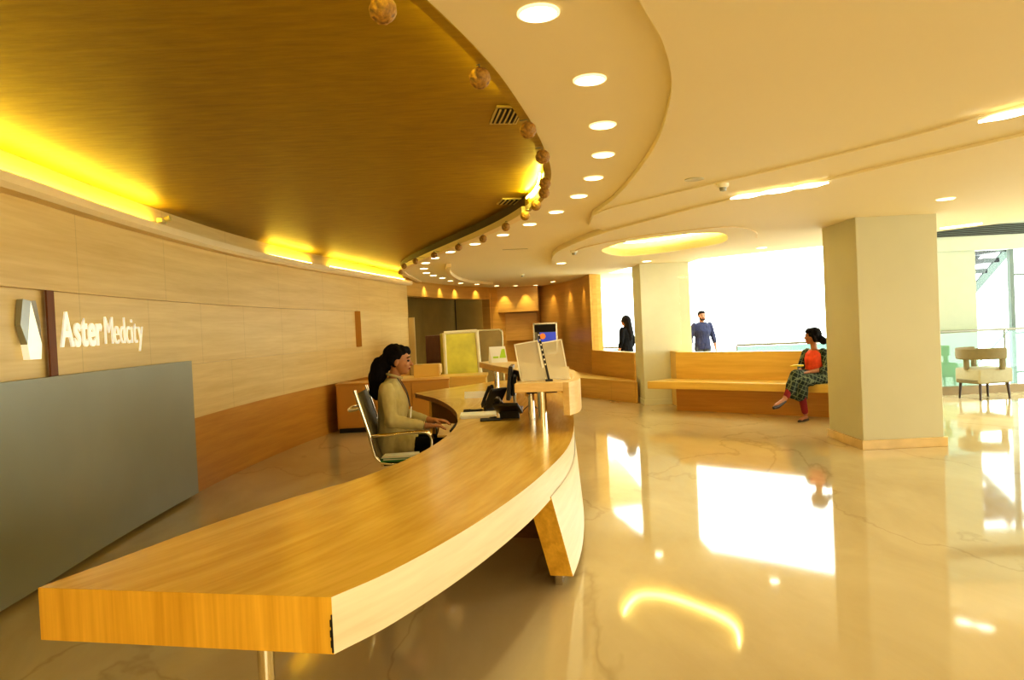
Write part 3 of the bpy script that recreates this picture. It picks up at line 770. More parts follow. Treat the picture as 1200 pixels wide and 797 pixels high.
# ------------------------------------------------------------------ receptionist (local x = facing)
rec = thing('person', 'woman in olive cream shirt seated at the reception counter, long black hair', 'person', (-1.02, 5.98, 0), .02)
hc = (.075, 0, 1.255)
arms = lambda g: [('c', (-.005, -.165, 1.04), .050+g, (.03, -.215, .79), .040+g), ('c', (-.005, .165, 1.04), .050+g, (.06, .215, .80), .040+g)]
body = head_items(hc, (1, 0), .08, 1.03) + [('c', (.02, 0, 1.05), .048, (.05, 0, 1.18), .046),
    ('l', [(-.01, 0, .50, .10, .17), (-.01, 0, .62, .10, .155), (0, 0, .75, .09, .125), (.01, 0, .9, .10, .14), (.0, 0, 1.02, .085, .16), (.01, 0, 1.09, .05, .09)])]
body += arms(-.006) + [('c', (.03, -.215, .79), .038, (.30, -.19, .735), .026), ('c', (.06, .215, .80), .038, (.32, .13, .735), .026)]
body += hand_items((.30, -.19, .735), (1, .12, -.02), (0, 0, 1), -1, curl=.5) + hand_items((.32, .13, .735), (1, -.1, -.02), (0, 0, 1), 1, curl=.5)
for s in (-1, 1):
    body += [('c', (.02, .09*s, .57), .075, (.42, .10*s, .555), .055), ('c', (.42, .10*s, .55), .052, (.40, .10*s, .12), .034), ('c', (.37, .10*s, .05), .032, (.53, .11*s, .035), .028)]
blob('body', body, M['skin'], rec, .0055, 3)
shirt = [('l', [(-.02, 0, .50, .135, .195), (-.02, 0, .60, .13, .185), (-.005, 0, .72, .115, .155), (.015, 0, .86, .125, .155), (.015, 0, .93, .122, .160), (0, 0, 1.03, .098, .175), (.01, 0, 1.085, .066, .11), (.02, 0, 1.12, .056, .06)]),
         ('c', (-.01, -.155, 1.04), .062, (.025, -.215, .79), .056), ('c', (-.01, .155, 1.04), .062, (.055, .215, .80), .056),
         ('c', (.025, -.215, .79), .056, (.25, -.197, .745), .040), ('c', (.055, .215, .80), .056, (.25, .152, .748), .040),
         ('c', (-.03, -.03, .57), .12, (.12, -.09, .565), .112), ('c', (-.03, .03, .57), .12, (.12, .09, .565), .112)]
blob('shirt', shirt, M['shirt'], rec, .008, 4, disp=.006)
MB().tube(catmull([(.07, -.05, 1.13), (.095, 0, 1.115), (.07, .05, 1.13), (.01, .055, 1.15), (-.03, 0, 1.155), (.01, -.055, 1.15)], 5, True), .010, 8, closed=True).build('collar', M['shirt'], rec, smooth=True)
tr = []
for s in (-1, 1):
    tr += [('c', (.06, .09*s, .565), .085, (.42, .10*s, .555), .066), ('c', (.42, .10*s, .55), .064, (.40, .10*s, .12), .048)]
blob('trousers', tr, M['darkcloth'], rec, .009, 3)
for s in (-1, 1): blob('shoe', [('c', (.37, .10*s, .045), .04, (.55, .11*s, .03), .028)], M['blackmat'], rec, .008, 2)
R = rotm((1, 0), .08); hp = lambda x, y, z: V(hc)+R @ V((x, y, z))
hair = [('e', hp(-.035, 0, .045), (.100, .092, .098), R), ('e', hp(.0, 0, .085), (.088, .080, .052), R), ('c', hp(.045, -.045, .085), .030, hp(-.03, -.078, .035), .030), ('c', hp(.045, .045, .085), .030, hp(-.03, .078, .035), .030),
        ('c', hp(-.09, 0, .0), .072, hp(-.15, 0, -.05), .072), ('c', hp(-.15, 0, -.05), .076, hp(-.17, 0, -.15), .072), ('c', hp(-.17, 0, -.15), .070, hp(-.18, 0, -.25), .05), ('c', hp(-.18, 0, -.25), .05, hp(-.17, 0, -.31), .022),
        ('e', hp(.03, 0, .09), (.07, .07, .04), R), ('c', hp(.0, -.072, .06), .026, hp(-.045, -.078, .0), .028), ('c', hp(-.03, .07, .03), .026, hp(-.06, .075, -.03), .024)]
blob('hair', hair, M['hair'], rec, .007, 2, disp=.014)
face_parts(hc, (1, 0), .08, rec, 1.03)
MB().tube(catmull([(.06, -.04, 1.13), (.13, -.03, 1.0), (.152, 0, .88), (.13, .03, 1.0), (.06, .04, 1.13)], 6), .004, 6).build('lanyard', M['greycloth'], rec)
MB().box((.158, 0, .83), (.006, .06, .09), rot=Matrix.Rotation(.1, 4, 'Y')).build('badge', M['paper'], rec)
MB().tube([V((.285, -.19, .738))+V((0, math.cos(a)*.032, math.sin(a)*.032)) for a in [k*2*PI/14 for k in range(14)]], .006, 6, closed=True).build('watch', M['chrome'], rec)

# ------------------------------------------------------------------ office chair
t = thing('office_chair', 'olive mesh office chair with chrome frame under the receptionist', 'office chair', (-1.0, 5.88, 0), .04)
for s, yy in ((-1, -.27), (1, .27)):
    pr = catmull([(-.245, yy, 1.06), (-.20, yy, .90), (-.15, yy, .72), (-.125, yy, .60), (-.10, yy, .525), (-.04, yy, .485), (.08, yy, .475), (.24, yy, .480), (.29, yy, .470)], 6)
    MB().tube(pr, .014, 10).build('side_frame', M['chrome'], t, smooth=True)
    MB().tube(catmull([(-.155, yy-.02*s, .70), (-.05, yy+.03*s, .705), (.15, yy+.03*s, .715), (.27, yy+.03*s, .715), (.325, yy+.03*s, .69), (.335, yy+.03*s, .62), (.31, yy+.02*s, .52), (.24, yy, .485)], 6), .015, 10).build('armrest', M['chrome'], t, smooth=True)
sl = MB()
prof = catmull([(-.235, 1.03), (-.19, .88), (-.145, .72), (-.115, .60), (-.085, .53), (-.02, .492), (.10, .485), (.25, .487)], 6)
vs = [[sl.bm.verts.new((p.x, y, p.y)) for y in (-.262, -.09, .09, .262)] for p in prof]
for A, B in zip(vs, vs[1:]):
    for k in range(3): sl.bm.faces.new((A[k], A[k+1], B[k+1], B[k]))
o = sl.build('mesh_back_and_seat', M['mesh'], t, smooth=True); o.name = 'mesh_sling'
so = o.modifiers.new('s', 'SOLIDIFY'); so.thickness = .008
MB().tube(catmull([(-.21, -.27, .92), (-.30, -.22, .90), (-.33, 0, .90), (-.30, .22, .90), (-.21, .27, .92)], 5), .013, 8).build('back_handle', M['chrome'], t, smooth=True)
MB().tube([(-.165, -.27, .78), (-.20, 0, .76), (-.165, .27, .78)], .010, 8).build('cross_bar', M['chrome'], t, smooth=True)
MB().tube([(-.06, -.27, .47), (-.06, .27, .47)], .012, 8).build('cross_bar', M['chrome'], t, smooth=True)
MB().tube([(.2, -.27, .465), (.2, .27, .465)], .012, 8).build('cross_bar', M['chrome'], t, smooth=True)
MB().box((.06, 0, .445), (.30, .16, .04), bev=.01).build('tilt_plate', M['blackmat'], t)
MB().cyl((.06, 0, .10), (.06, 0, .43), .028).build('gas_post', M['chrome'], t, smooth=True)
for k in range(5):
    a = k*2*PI/5+.3; dx, dy = math.cos(a), math.sin(a)
    l = MB().tube([(.06, 0, .12), (.06+dx*.15, dy*.15, .11), (.06+dx*.29, dy*.29, .075)], [.024, .018, .014], 10).build('leg', M['chrome'], t, smooth=True)
    MB().cyl((.06+dx*.29-dy*.02, dy*.29+dx*.02, .027), (.06+dx*.29+dy*.02, dy*.29-dx*.02, .027), .027).build('caster', M['black'], l, smooth=True)

t = thing('folder', 'green folder lying on the office chair seat under loose papers', 'folder', (-.91, 5.66, .496), .06)
MB().box((0, 0, .008), (.30, .145, .012)).build('back_cover', M['green'], t)
MB().box((0, .0, .024), (.30, .145, .004), rot=Matrix.Rotation(.02, 4, 'Y')).build('front_cover', M['green'], t)
MB().box((.0, 0, .018), (.26, .138, .008)).build('page_block', M['paper'], t)
for k in range(3):
    p = MB().box((-.92+.01*k, 5.655+.004*k, .527+.006*k), (.27, .135, .005), rot=.05+.05*k)
    tag(p.build('sheet', M['paper']), ('lowest', 'middle', 'topmost')[k]+' white sheet on the green folder on the chair seat', 'paper', 'loose sheets on the green folder')

# ------------------------------------------------------------------ bench and the woman on it
bf = catmull([(2.17, 11.82), (2.75, 11.36), (3.4, 10.80), (4.35, 9.90), (5.0, 9.15)], 8)
bb = catmull([(2.62, 12.20), (3.15, 11.74), (3.69, 11.24), (4.62, 10.41), (5.34, 9.65)], 8)
bt = thing('bench', 'long curved wooden bench against the parapet under the wide window', 'bench', (3.6, 11, 0))
sb = MB(); us = 0; R_ = []
for i, (p, q) in enumerate(zip(bf, bb)):
    if i: us += (p-bf[i-1]).length
    R_.append([(sb.bm.verts.new((a.x, a.y, z)), us, v_) for a, z, v_ in ((p, .38, 0), (p, .50, .12), (q, .50, .6), (q, .38, .8))])
for A, B in zip(R_, R_[1:]):
    for k in range(4):
        k2 = (k+1) % 4; f = sb.bm.faces.new((A[k][0], A[k2][0], B[k2][0], B[k][0]))
        for l, v in zip(f.loops, (A[k], A[k2], B[k2], B[k])): l[sb.uv].uv = (v[1], v[2])
for r in (R_[0], R_[-1]): sb.bm.faces.new([v[0] for v in r])
sb.build('seat', M['bench'], bt, world=True, bevel=.012)
strip([p.lerp(q, .62) for p, q in zip(bf[3:], bb[3:])], [(0, 0), (-.12, 0), (-.12, .385), (0, .385)]).build('base', M['basewood'], bt, world=True, smooth=40)
fl = [(.55, 15.6), (1.2, 14.98), (1.75, 14.05), (2.2, 13.15)]
fb = [(1.45, 16.9), (1.70, 15.8), (1.95, 14.8), (2.28, 13.62)]
pb = thing('bench', 'low wooden ledge running below the narrow left window', 'bench', (1.6, 15, 0))
fl2 = catmull(fl, 6); fb2 = catmull(fb, 6)
band(fl2, 0, .385, 0, -.05).build('front', M['farwood'], pb, world=True, smooth=40)
tp = MB()
u = 0
for i in range(len(fl2)-1):
    a, b, c, d = fl2[i], fl2[i+1], fb2[i+1], fb2[i]
    f = tp.bm.faces.new([tp.bm.verts.new((q.x, q.y, .386)) for q in (a, b, c, d)])
    du = (b-a).length
    for l, uvc in zip(f.loops, ((u, 0), (u+du, 0), (u+du, .8), (u, .8))): l[tp.uv].uv = uvc
    u += du
tp.build('top', M['bench'], pb, world=True)

sw = thing('person', 'woman in orange and plaid dress sitting cross-legged on the wooden bench, head turned away', 'person', (4.27, 10.28, 0), math.radians(-146))
hc2 = (.03, 0, 1.155); fd2 = (math.cos(math.radians(-72)), math.sin(math.radians(-72)))   # looks towards the left window
body = head_items(hc2, fd2, 0, .98) + [('c', (-.02, 0, .93), .045, (.01, 0, 1.08), .043),
    ('l', [(-.02, 0, .50, .11, .175), (-.02, 0, .60, .105, .16), (-.02, 0, .72, .09, .125), (-.02, 0, .84, .095, .14), (-.03, 0, .93, .08, .15), (-.02, 0, .98, .05, .08)]),
    ('c', (-.03, -.15, .93), .045, (.02, -.21, .71), .038), ('c', (.02, -.21, .71), .036, (.22, -.08, .665), .024),
    ('c', (-.03, .15, .93), .045, (.02, .20, .71), .038), ('c', (.02, .20, .71), .036, (.22, .06, .67), .024)]
body += hand_items((.22, -.08, .665), (.8, .5, -.1), (0, 0, 1), -1, curl=.9) + hand_items((.22, .06, .67), (.9, -.4, -.05), (0, 0, 1), 1, curl=.9)
# lower leg (down to floor) and crossing leg
body += [('c', (.0, .08, .57), .08, (.40, .02, .575), .055), ('c', (.40, .02, .56), .05, (.30, .03, .10), .033), ('c', (.29, .03, .045), .030, (.46, .06, .028), .026)]
body += [('c', (.0, -.09, .58), .08, (.42, .0, .65), .055), ('c', (.42, .0, .65), .05, (.66, -.03, .34), .033), ('c', (.66, -.03, .33), .028, (.80, -.05, .275), .024), ('c', (.80, -.05, .275), .024, (.85, -.055, .265), .016)]
blob('body', body, M['skin2'], sw, .0065, 3)
legs = [('c', (.20, .06, .57), .075, (.40, .02, .575), .062), ('c', (.40, .02, .56), .062, (.31, .03, .13), .045), ('c', (.20, -.06, .60), .075, (.42, .0, .65), .062), ('c', (.42, .0, .65), .060, (.63, -.025, .37), .044)]
blob('leggings', legs, M['maroon'], sw, .009, 3)
sk = [('l', [(-.02, 0, .505, .15, .205), (-.02, 0, .60, .13, .185), (-.02, 0, .70, .11, .145)]),
      ('c', (.0, .10, .57), .098, (.40, .04, .565), .085), ('c', (.0, -.11, .58), .10, (.44, .0, .645), .078), ('c', (.44, .0, .64), .078, (.54, -.01, .50), .072), ('c', (.54, -.01, .50), .072, (.56, -.01, .43), .065),
      ('c', (.40, .02, .56), .085, (.38, .01, .36), .085), ('c', (.30, .0, .56), .09, (.30, -.02, .34), .085), ('c', (.38, -.05, .56), .07, (.44, -.05, .38), .075), ('c', (.2, -.1, .55), .07, (.26, -.11, .42), .06)]
blob('skirt', sk, M['plaid'], sw, .011, 5, disp=.008)
bod = [('l', [(-.02, 0, .66, .115, .145), (-.015, 0, .76, .112, .140), (-.01, 0, .84, .118, .145), (-.02, 0, .92, .098, .135), (-.02, 0, .965, .066, .08)])]
blob('bodice', bod, M['red'], sw, .009, 3)
for s in (-1, 1): blob('sleeve', [('c', (-.03, .145*s, .92), .062, (.015, .205*s, .72), .052), ('c', (-.03, .12*s, .94), .055, (-.03, .145*s, .92), .062), ('c', (.015, .205*s, .72), .052, (.09, .165*s, .695), .042)], M['plaid'], sw, .009, 3)
R2 = rotm(fd2); hq = lambda x, y, z: V(hc2)+R2 @ V((x, y, z))
blob('hair', [('e', hq(-.03, 0, .045), (.100, .090, .095), R2), ('e', hq(.01, 0, .08), (.085, .082, .05), R2), ('c', hq(-.03, -.072, .04), .026, hq(-.06, -.07, -.05), .03), ('c', hq(-.03, .072, .04), .026, hq(-.06, .07, -.05), .03),
    ('c', hq(-.09, 0, -.02), .05, hq(-.15, .03, -.045), .046), ('e', hq(-.16, .03, -.06), (.055, .05, .052), R2)], M['hair'], sw, .008, 2, disp=.010)
face_parts(hc2, fd2, 0, sw, .98)
for a, b, c in (((.66, -.03, .305), (.80, -.05, .243), (.88, -.06, .228)), ((.26, .03, .012), (.40, .05, .010), (.50, .065, .010))):
    s = MB().tube([a, b, c], [.026, .034, .022], 10); bmesh.ops.scale(s.bm, vec=(1, 1, 1), verts=s.bm.verts)
    s.build('sandal', M['darkleg'], sw, smooth=True)
y = MB().box((.33, -.05, .765), (.12, .16, .012), rot=.4).box((.335, -.03, .775), (.10, .14, .008), rot=.7)
yo = y.build('cloth', M['yellow'], None); 
yo.matrix_world = Matrix.Translation((4.27, 10.28, 0)) @ Matrix.Rotation(math.radians(-146), 4, 'Z') @ Matrix.Translation(yo.location)
tag(yo, 'small folded yellow cloth in the seated woman\'s lap', 'cloth')

# ------------------------------------------------------------------ standing people beyond the windows
def standing(name_label, loc, rz, hair_kind, topm, botm, skin, s=1.0, woman=False):
    t = thing('person', name_label, 'person', loc, rz)
    hc = (0.02, 0, 1.545*s)
    b = head_items(hc, (1, 0), 0, s, ears=True) + [('c', (0, 0, 1.36*s), .055*s, (.01, 0, 1.47*s), .052*s),
        ('l', [(x, 0, z*s, rx*s, ry*s) for x, z, rx, ry in ((0, .82, .10, .165), (0, .95, .11, .165), (0, 1.08, .10, .145), (.01, 1.22, .115, .165), (0, 1.34, .09, .17), (0, 1.40, .06, .09))])]
    for q in (-1, 1):
        b += [('c', (0, .19*q*s, 1.345*s), .052*s, (-.02, .265*q*s, 1.07*s), .042*s), ('c', (-.02, .265*q*s, 1.07*s), .040*s, (.05, .285*q*s, .83*s), .027*s)]
        b += hand_items((.05, .285*q*s, .83*s), (.15, 0, -1), (0, q, 0), q*1, curl=.5)
        b += [('c', (0, .09*q*s, .86*s), .085*s, (.01, .10*q*s, .47*s), .058*s), ('c', (.01, .10*q*s, .47*s), .056*s, (-.01, .10*q*s, .09*s), .036*s), ('c', (-.03, .10*q*s, .045), .036*s, (.15, .12*q*s, .03), .028*s)]
    blob('body', b, skin, t, .009, 2)
    sh = [('l', [(x, 0, z*s, rx*s, ry*s) for x, z, rx, ry in ((0, .80, .135, .19), (0, .90, .135, .185), (0, 1.06, .125, .17), (.01, 1.22, .14, .19), (0, 1.34, .11, .185), (0, 1.41, .075, .10))])]
    for q in (-1, 1):
        sh += [('c', (0, .18*q*s, 1.34*s), .068*s, (-.02, .265*q*s, 1.07*s), .058*s), ('c', (-.02, .265*q*s, 1.07*s), .056*s, (.015, .278*q*s, .96*s), .048*s)]
    blob('shirt', sh, topm, t, .011, 3, disp=.008)
    blob('trousers', sum([[('c', (0, .09*q*s, .84*s), .10*s, (.01, .10*q*s, .47*s), .075*s), ('c', (.01, .10*q*s, .47*s), .072*s, (-.01, .10*q*s, .10*s), .055*s)] for q in (-1, 1)], []), botm, t, .012, 3)
    for q in (-1, 1): blob('shoe', [('c', (-.03, .10*q*s, .045), .045, (.17, .12*q*s, .035), .033)], M['blackmat'], t, .01, 2)
    R = rotm((1, 0)); P = lambda x, y, z: V(hc)+V((x, y, z))*s
    if hair_kind == 'short':
        blob('hair', [('e', P(-.025, 0, .045), (.098*s, .086*s, .088*s)), ('e', P(.0, 0, .085), (.088*s, .078*s, .045*s))], M['hair'], t, .009, 2)
        blob('beard', [('c', P(.07, -.03, -.075), .022, P(.07, .03, -.075), .022), ('c', P(.03, -.062, -.05), .016, P(.07, -.03, -.08), .018), ('c', P(.03, .062, -.05), .016, P(.07, .03, -.08), .018), ('c', P(.098, -.02, -.038), .006, P(.098, .02, -.038), .006)], M['hair'], t, .007, 1)
    else:
        blob('hair', [('e', P(-.03, 0, .03), (.115*s, .10*s, .11*s)), ('c', P(-.07, 0, 0), .085, P(-.10, 0, -.25), .095), ('c', P(-.10, 0, -.25), .095, P(-.12, 0, -.42), .06)], M['hair'], t, .011, 2, disp=.01)
    face_parts(hc, (1, 0), 0, t, s)
    return t
standing('bearded man in a navy shirt standing beyond the wide window', (4.25, 16.2, 0), math.radians(-84), 'short', M['navy'], M['greycloth'], M['skin2'], .99)
standing('figure in black with long dark hair beyond the narrow left window', (2.62, 16.6, 0), math.radians(140), 'long', M['darkcloth'], M['greycloth'], M['skin2'], .97)
tag(MB().box((3.90, 16.13, .80), (.06, .10, .10), bev=.02).build('pouch', M['blackmat']), 'small black pouch held in the right hand of the man in navy', 'pouch')

# ------------------------------------------------------------------ armchair on the gallery
t = thing('armchair', 'beige tub armchair with dark legs in front of the glass balustrade', 'armchair', (7.52, 11.6, 0), .15)
MB().box((0, 0, .38), (.60, .52, .24), bev=.035, seg=3).build('seat', M['armfab2'], t, smooth=True)
MB().box((-.02, 0, .295), (.56, .48, .08), bev=.02).build('seat_frame', M['armfab'], t, smooth=True)
ab = MB(); rows = []
for k in range(25):
    a = math.radians(70+k*220/24); rx, ry = .33, .30
    z0, z1 = .64, .82
    rows.append([ab.bm.verts.new((math.cos(a)*(rx+d)*1.0, math.sin(a)*(ry+d), z)) for d, z in ((0, z0), (.06, z0), (.065, z1), (.0, z1))])
for A, B in zip(rows, rows[1:]):
    for k in range(4): ab.bm.faces.new((A[k], A[(k+1) % 4], B[(k+1) % 4], B[k]))
ab.bm.faces.new(rows[0]); ab.bm.faces.new(rows[-1][::-1])
ab.build('backrest', M['armfab'], t, smooth=50, bevel=.02)
for x, y in ((.08, -.285), (.08, .285), (-.30, 0)):
    MB().box((x, y, .57), (.07, .06, .20), bev=.015).build('support', M['armfab'], t, smooth=True)
for x, y in ((-.24, -.2), (.24, -.2), (-.24, .2), (.24, .2)):
    MB().cyl((x, y, .28), (x*1.08, y*1.08, 0), .024, .015, 12).build('leg', M['darkleg'], t, smooth=True)

# ------------------------------------------------------------------ left wall: grey panel, logo and lettering
gpth = [p for p in wallp if .8 < p.y < 7.02]
sc = strip(gpth, [(.0, .03), (.05, .03), (.05, 1.31), (.0, 1.31)])
tag(sc.build('panel', M['greypanel'], smooth=40), 'large satin grey panel standing against the left wood wall below the lettering', 'panel')
gr = strip([p for p in catmull([(-3.005, 4.50), (-3.01, 4.57)], 2)], [(-.02, 1.32), (.02, 1.32), (.02, 1.885), (-.02, 1.885)])
struct(MB().box((-3.065, 4.84, 1.58), (.012, .085, .60), rot=.06), 'trim_13', M['darkstrip'])

lg = thing('wall_logo', 'faceted silver and white kite shaped emblem on the wood wall', 'emblem', (-3.035, 4.49, 1.43), math.radians(94))
# local x runs along the wall, local -y points into the room
def face(pts, y=0): 
    return [(x, -y_, z) for x, y_, z in pts]
H_ = .37
def poly(m, name, pts, back=-.045):
    mb = MB(); fr = [mb.bm.verts.new((x, -d, z)) for x, d, z in pts]; bk = [mb.bm.verts.new((x, .03, z)) for x, d, z in pts]
    mb.bm.faces.new(fr)
    for i in range(len(pts)): mb.bm.faces.new((fr[i], fr[(i+1) % len(pts)], bk[(i+1) % len(pts)], bk[i]))
    return mb.build(name, m, lg)
A_, BL, BR = (.105, .012, .37), (.045, .012, .095), (.20, .012, .095)
poly(M['greyfacet'], 'left_facet', [(.03, .008, .38), (.0, .002, .22), BL, A_])
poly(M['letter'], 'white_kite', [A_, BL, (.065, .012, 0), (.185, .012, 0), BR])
poly(M['greyfacet'], 'right_facet', [A_, BR, (.215, .002, .23), (.165, .008, .375)])

sg = thing('wall_lettering', 'raised white company lettering on the recessed wood band of the left wall', 'sign', (-3.05, 4.905, 1.505), math.radians(95))
def letters(txt, x, size, sx, bold, depth):
    cu = bpy.data.curves.new('t', 'FONT'); cu.body = txt; cu.size = size; cu.extrude = depth; cu.offset = bold
    o = bpy.data.objects.new('t', cu); C.objects.link(o)
    dg = bpy.context.evaluated_depsgraph_get()
    me = bpy.data.meshes.new_from_object(o.evaluated_get(dg)); bpy.data.objects.remove(o)
    xs = [v.co.x for v in me.vertices]; w = max(xs)-min(xs); x0 = min(xs)
    me.transform(Matrix(((sx, 0, 0, x-x0*sx), (0, 0, -1, 0), (0, 1, 0, 0), (0, 0, 0, 1))))
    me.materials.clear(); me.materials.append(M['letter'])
    q = bpy.data.objects.new('letter', me); C.objects.link(q); q.parent = sg
    return x+w*sx
x = 0
for ch in 'Aster': x = letters(ch, x, .335, .72, .0065, .006)+.013
x += .035
for ch in 'Medcity': x = letters(ch, x, .315, .68, -.0035, .006)+.024
print('LETTER END', x)

# low cabinets behind the receptionist
t = thing('low_cabinet', 'low orange wood cabinet against the curved wall behind the receptionist', 'cabinet', (-1.86, 11.25, 0), math.radians(4))
MB().box((0, 0, .40), (1.7, .5, .66), bev=.004).build('carcass', M['basewood'], t)
MB().box((0, .01, .035), (1.66, .46, .07)).build('toe_kick', M['vdark'], t)
MB().box((0, 0, .738), (1.72, .52, .02)).build('top', M['basewood'], t)
for k in range(3): MB().box((-.56+k*.56, -.256, .40), (.545, .014, .62), bev=.003).build('door', M['basewood'], t)
t = thing('storage_box', 'small tan wooden box on the far low counter beside the dark cabinet', 'box', (-1.42, 12.0, .74))
MB().box((0, 0, .10), (.42, .3, .20), bev=.006).build('body', M['bench'], t)
MB().box((.215, -.02, .12), (.03, .30, .15), bev=.004).build('end_block', M['shelf'], t)
t = thing('side_counter', 'low honey wood counter behind the reception desk tip', 'counter', (-1.15, 12.0, 0))
MB().box((0, 0, .35), (1.4, .7, .70), bev=.004).build('body', M['bench'], t)
MB().box((0, 0, .72), (1.44, .74, .04), bev=.004).build('top', M['bench'], t)

# wrapped furniture waiting behind the counter
t = thing('wrapped_crate', 'upright crate wrapped in yellow plastic film with white foam edges', 'crate', (-.92, 12.75, 0), math.radians(14))
def slab(pts_f, pts_b, name, m, par):
    mb = MB(); a = [mb.bm.verts.new(p) for p in pts_f]; b = [mb.bm.verts.new(p) for p in pts_b]
    mb.bm.faces.new(a); mb.bm.faces.new(b[::-1])
    for i in range(4): mb.bm.faces.new((a[i], a[(i+1) % 4], b[(i+1) % 4], b[i]))
    return mb.build(name, m, par, bevel=.008)
slab([(-.30, -.2, 0), (.32, -.2, 0), (.27, -.2, 1.45), (-.30, -.2, 1.44)], [(-.30, .3, 0), (.52, .3, 0), (.30, .3, 1.43), (-.30, .3, 1.43)], 'wrapped_body', M['ywrap'], t)
def fbar(p, q, w, name='foam_edge'):
    p, q = V(p), V(q); MB().tube([p, q], w, 8).build(name, M['foam'], t, smooth=True)
fbar((-.30, -.2, 0), (-.30, -.2, 1.44), .030); fbar((.33, -.2, 0), (.27, -.2, 1.45), .034); fbar((-.30, -.2, 1.44), (.27, -.2, 1.45), .030)
fbar((.53, .3, 0), (.31, .3, 1.43), .022); fbar((.27, -.2, 1.45), (.31, .3, 1.43), .026)
t = thing('wrapped_carton', 'tall brown wrapped carton with rounded corner behind the yellow crate', 'carton', (-.48, 13.9, 0))
MB().box((0, 0, .73), (.62, .5, 1.46), bev=.05, seg=3).build('body', M['carton'], t, smooth=True)
MB().tube([(.30, -.25, 0), (.30, -.25, 1.40), (.25, -.25, 1.45), (-.2, -.25, 1.45)], .014, 8).build('tape_edge', M['foam'], t, smooth=True)
t = thing('cabinet', 'dark brown wooden cabinet left of the yellow wrapped crate', 'cabinet', (-1.36, 13.4, 0))
MB().box((0, 0, .70), (.42, .5, 1.40), bev=.006).build('carcass', M['brownwood'], t)
for k in range(3): MB().box((0, -.257, .24+k*.46), (.38, .012, .42), bev=.003).build('drawer', M['brownwood'], t)

# wall-mounted terminal on the far curved wall
t = thing('wall_terminal', 'grey framed terminal with blue screen set in the far wood wall', 'screen', (.86, 18.55, .75), math.radians(-4))
MB().box((0, .1, .40), (.62, .3, .80), bev=.01).build('housing', M['greypanel'], t)
f = MB()
for dx, dz, sx, sz in ((-.29, .4, .04, .80), (.29, .4, .04, .80), (0, .785, .62, .035), (0, .02, .62, .035)): f.box((dx, -.06, dz), (sx, .03, sz))
f.build('frame', M['steel'], t)
MB().box((0, -.055, .66), (.54, .01, .18)).build('top_recess', M['blackmat'], t)
MB().box((.04, -.06, .44), (.46, .012, .24)).build('display', M['blue'], t)
MB().tube([(-.07, -.070, .46), (-.07, -.066, .46)], [.075, .075], 24).build('display_disc', M['orange'], t)
MB().box((0, -.055, .2), (.54, .012, .2)).build('keypad_panel', M['blackmat'], t)

# ------------------------------------------------------------------ ceiling fittings
def spot(loc, e, ang=120, col=(1, .88, .60), r=.05, blend=.9, aim=None):
    l = bpy.data.lights.new('spot', 'SPOT'); l.energy = e; l.color = col; l.spot_size = math.radians(ang); l.spot_blend = blend; l.shadow_soft_size = r
    o = bpy.data.objects.new('spot', l); C.objects.link(o); o.location = loc
    if aim is not None: o.rotation_euler = (V(aim)-V(loc)).to_track_quat('-Z', 'Y').to_euler()
    return o
dlm = None
def downlight(x, y, z, label, r=.062, group='recessed downlights', e=7):
    t = thing('downlight', label, 'downlight', (x, y, z), 0, group)
    MB().lathe([(r, 0), (r*1.16, 0), (r*1.18, -.006), (r*1.02, -.009), (r, 0)], n=28).build('trim_ring', M['dlrim'], t, smooth=True)
    MB().lathe([(0, -.003), (r, -.003), (r, .0)], n=28).build('lens', M['dl'], t)
    if e: spot((x, y, z-.03), e*2)
ordn = ['nearest', 'second nearest', 'third', 'fourth', 'fifth', 'sixth', 'seventh', 'eighth', 'ninth', 'tenth', 'eleventh', 'twelfth', 'thirteenth', 'fourteenth', 'fifteenth', 'sixteenth', 'seventeenth']
ring = [(.14, 2.48), (.39, 3.18), (.54, 3.92), (.63, 4.61), (.65, 5.33), (.61, 6.06), (.47, 6.85), (.24, 7.6), (-.05, 8.38), (-.41, 9.15), (-.79, 9.95), (-1.08, 10.68), (-1.30, 11.42), (-1.45, 12.44), (-1.52, 13.39), (-1.47, 14.11), (-1.37, 14.9)]
for k, (x, y) in enumerate(ring):
    downlight(x, y, 2.56, 'round recessed downlight of the curved row beside the gold ceiling, '+ordn[k]+' from the camera', group='downlights in the curved row')
for k, (x, y) in enumerate([(-1.29, 15.9), (-1.13, 16.87), (-.78, 17.58), (-.33, 18.62), (.16, 19.0), (.69, 19.2), (1.08, 17.97)]):
    downlight(x, y, 2.56, 'small round downlight near the far wood wall, '+['leftmost', 'second from left', 'third from left', 'fourth from left', 'third from right', 'second from right', 'rightmost'][k], r=.055, group='downlights along the far wall', e=5)
for (x, y, l) in ((4.06, 6.72, 'round downlight in the lower ceiling just beyond the square column'), (2.33, 12.25, 'round downlight in front of the pale pillar'), (.86, 11.86, 'bright round downlight at the tip of the curved ceiling step'), (3.75, 10.75, 'round downlight at the head of the wide window')):
    downlight(x, y, 2.495, l, r=.07, group='downlights in the window side ceiling', e=6)

